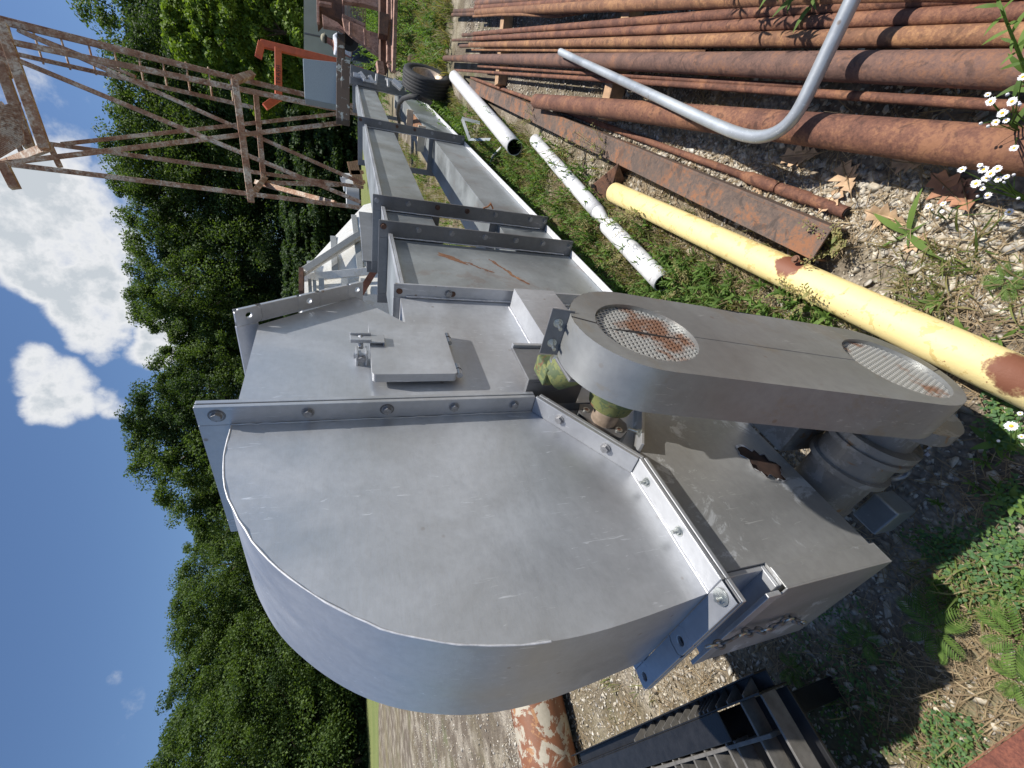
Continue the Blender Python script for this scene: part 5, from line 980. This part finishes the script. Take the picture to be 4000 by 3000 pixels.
# ================================================================ TREES
def canopy(seed, nclump, per, leaf, flat=1.0, wob=.35):
    """leaf faces in clumps spread through an uneven crown volume of unit size (x,y in -1..1, z 0..1)"""
    r = np.random.default_rng(seed); th = r.uniform(0, 6.28, nclump); u = r.uniform(0, 1, nclump)
    zz_ = .06 + .92*u**.85; rad = np.sqrt(np.clip(1-((zz_-.42)/.60)**2, .02, 1)); lump = 1+wob*np.sin(th*3+seed)*np.cos(zz_*9+seed) + r.normal(0, .10, nclump); rr = rad*lump*r.uniform(.45, 1.0, nclump)**.45
    c = np.column_stack([rr*np.cos(th), rr*np.sin(th)*flat, zz_]); cs = r.uniform(.10, .26, nclump)*(1.25-.5*zz_)
    idx = np.repeat(np.arange(nclump), per); off = r.normal(0, 1, (nclump*per, 3)); off /= np.linalg.norm(off, axis=1)[:, None]; off *= (r.random((nclump*per, 1))**.4)
    pos = c[idx] + off*cs[idx][:, None]*np.array([1, 1, .24]); n = len(pos)
    tv = np.array([(-.5, 0, 0), (0, -.32, .08), (.5, 0, 0), (0, .32, .08)]); tf = np.array([(0, 1, 2, 3)])
    yaw = np.arctan2(off[:, 1], off[:, 0]) + r.normal(0, .6, n)
    return pos, r.uniform(.6, 1.3, n)*leaf, rotmats(yaw, r.normal(.5, .5, n), r.normal(0, .6, n)), tv, tf
CAN = [canopy(100+i, 270, 170, 1.0, 1.0, .22+.05*(i % 3)) for i in range(5)]
def tree(name, x, y, h, w, var, label, m, leafsz=.19, base=0.0, trunk=True, grp='trees in the dark treeline'):
    t = thing(name, (x, y, 0 if trunk else -1.2), label, 'tree', grp); pos, sc, rm, tv, tf = CAN[var % 5]
    key = (var % 5, round(h), round(w), m)
    if key not in tree.cache:
        V, Fq = scatter(tv, tf, pos*np.array([w, w, h*(1-base)]) + np.array([0, 0, h*base]), sc*leafsz, rm); tree.cache[key] = npmesh('crown', V, Fq, [m])
    o = link('crown', tree.cache[key], t); o.rotation_euler = (0, 0, (x*1.7+y) % 6.28)
    if trunk:
        q = MB(); q.tube([(0, 0, -.2), (.1, .05, h*.3), (-.05, .1, h*.62), (0, .05, h*.85)], [h*.018, h*.014, h*.009, h*.003], 'bark', 8)
        for j in range(6): a = j*1.9; z0_ = h*(.3+.08*j); q.tube([(0, 0, z0_), (w*.35*math.cos(a), w*.35*math.sin(a), z0_+h*.10), (w*.65*math.cos(a), w*.65*math.sin(a), z0_+h*.16)], [h*.007, h*.005, h*.002], 'bark', 6)
        q.build('trunk', t)
    return t
tree.cache = {}
def atree(xtop, py, dist, w, var, label, m='tree_leaf', ls=.185, **k):
    d = ray(xtop, py); hz = math.hypot(d[0], d[1]); h = H + dist*d[2]/hz; return tree('broadleaf_tree', d[0]/hz*dist, d[1]/hz*dist, h*1.02, w, var, label, m, ls, **k)
TR = [(330, -60, 44, 6.0, 0, 'tall dark tree at the top edge right of the tower'), (520, 150, 40, 5.0, 1, 'dark tree behind the ladder top'), (470, 330, 44, 5.6, 2, 'tree behind the ladder and orange frame'), (470, 480, 46, 4.6, 3, 'tree filling the tower bay left of the ladder'), (442, 620, 45, 5.2, 4, 'tree whose top meets the big cloud behind the tower'), (470, 760, 46, 4.8, 0, 'tree directly left of the tower leg'), (600, 900, 44, 4.4, 1, 'lower rounded tree in the dip beside the big cloud'), (512, 1060, 44, 5.2, 2, 'bright green tree between the dip and the discharge flange'), (540, 1180, 46, 4.2, 3, 'tree just behind the bright one above the discharge flange'), (690, 1320, 45, 4.6, 4, 'low tree in the gap with white cloud peeking through'), (625, 1450, 44, 4.4, 0, 'tree left of the cloud gap above the hood flange'), (520, 1600, 43, 4.4, 1, 'tall tree right above the hood flange corner'), (515, 1740, 44, 4.4, 2, 'tree beside the hood flange tip'), (640, 1880, 43, 4.8, 3, 'tree behind the top of the hood flange'), (760, 2020, 44, 4.2, 4, 'low tree over the hood top'), (800, 2120, 50, 4.0, 1, 'lowest tree at the notch with a small cloud'), (720, 2230, 42, 4.6, 0, 'tree over the curve of the hood'), (690, 2370, 40, 4.6, 2, 'light topped tree left of the notch'), (700, 2480, 40, 4.4, 3, 'tree with a spiky side branch over the hood curve'), (760, 2590, 40, 4.6, 4, 'rounded tree over the gravel yard'), (690, 2720, 39, 5.0, 0, 'broad tree over the end of the lawn'), (640, 2860, 38, 5.0, 1, 'broad tree near the bottom edge'), (630, 3020, 36, 5.4, 2, 'tree cut by the bottom edge of the picture'), (700, 3200, 36, 5.4, 3, 'tree beyond the bottom edge')]
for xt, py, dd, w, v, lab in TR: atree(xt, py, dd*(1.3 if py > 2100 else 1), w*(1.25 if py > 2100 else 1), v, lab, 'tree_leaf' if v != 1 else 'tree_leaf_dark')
r_ = random.Random(4)
places = ['behind the ladder', 'behind the orange frame', 'behind the tower foot', 'behind the hopper tip', 'behind the hopper', 'over the discharge flange', 'over the hood flange', 'over the hood top', 'over the hood curve', 'over the notch', 'over the lawn end', 'near the bottom edge']
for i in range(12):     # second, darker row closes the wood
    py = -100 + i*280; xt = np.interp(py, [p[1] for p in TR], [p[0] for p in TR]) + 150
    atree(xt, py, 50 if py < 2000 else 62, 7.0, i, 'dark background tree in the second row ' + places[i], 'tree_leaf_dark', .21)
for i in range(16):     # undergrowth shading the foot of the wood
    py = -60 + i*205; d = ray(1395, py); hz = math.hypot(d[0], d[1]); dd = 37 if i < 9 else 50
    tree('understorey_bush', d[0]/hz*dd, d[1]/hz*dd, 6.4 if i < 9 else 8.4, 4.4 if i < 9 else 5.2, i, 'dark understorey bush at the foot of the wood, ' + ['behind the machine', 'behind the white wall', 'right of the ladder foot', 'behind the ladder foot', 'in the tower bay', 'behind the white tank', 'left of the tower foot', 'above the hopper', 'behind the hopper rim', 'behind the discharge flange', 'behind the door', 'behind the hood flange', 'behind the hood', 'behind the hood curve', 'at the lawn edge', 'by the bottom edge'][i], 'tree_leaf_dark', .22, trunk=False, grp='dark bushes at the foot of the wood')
for i, (xt, py, dd, w) in enumerate([(650, 90, 26, 2.1), (760, 30, 24, 2.0)]):
    atree(xt, py, dd, w, i+2, ['bright yellow green sapling before the dark trees at the top edge', 'second yellow green sapling lower at the top edge'][i], 'tree_leaf_light', .16, grp='yellow green saplings')
# dark vines hanging at the foot: far-off lawn edge strip
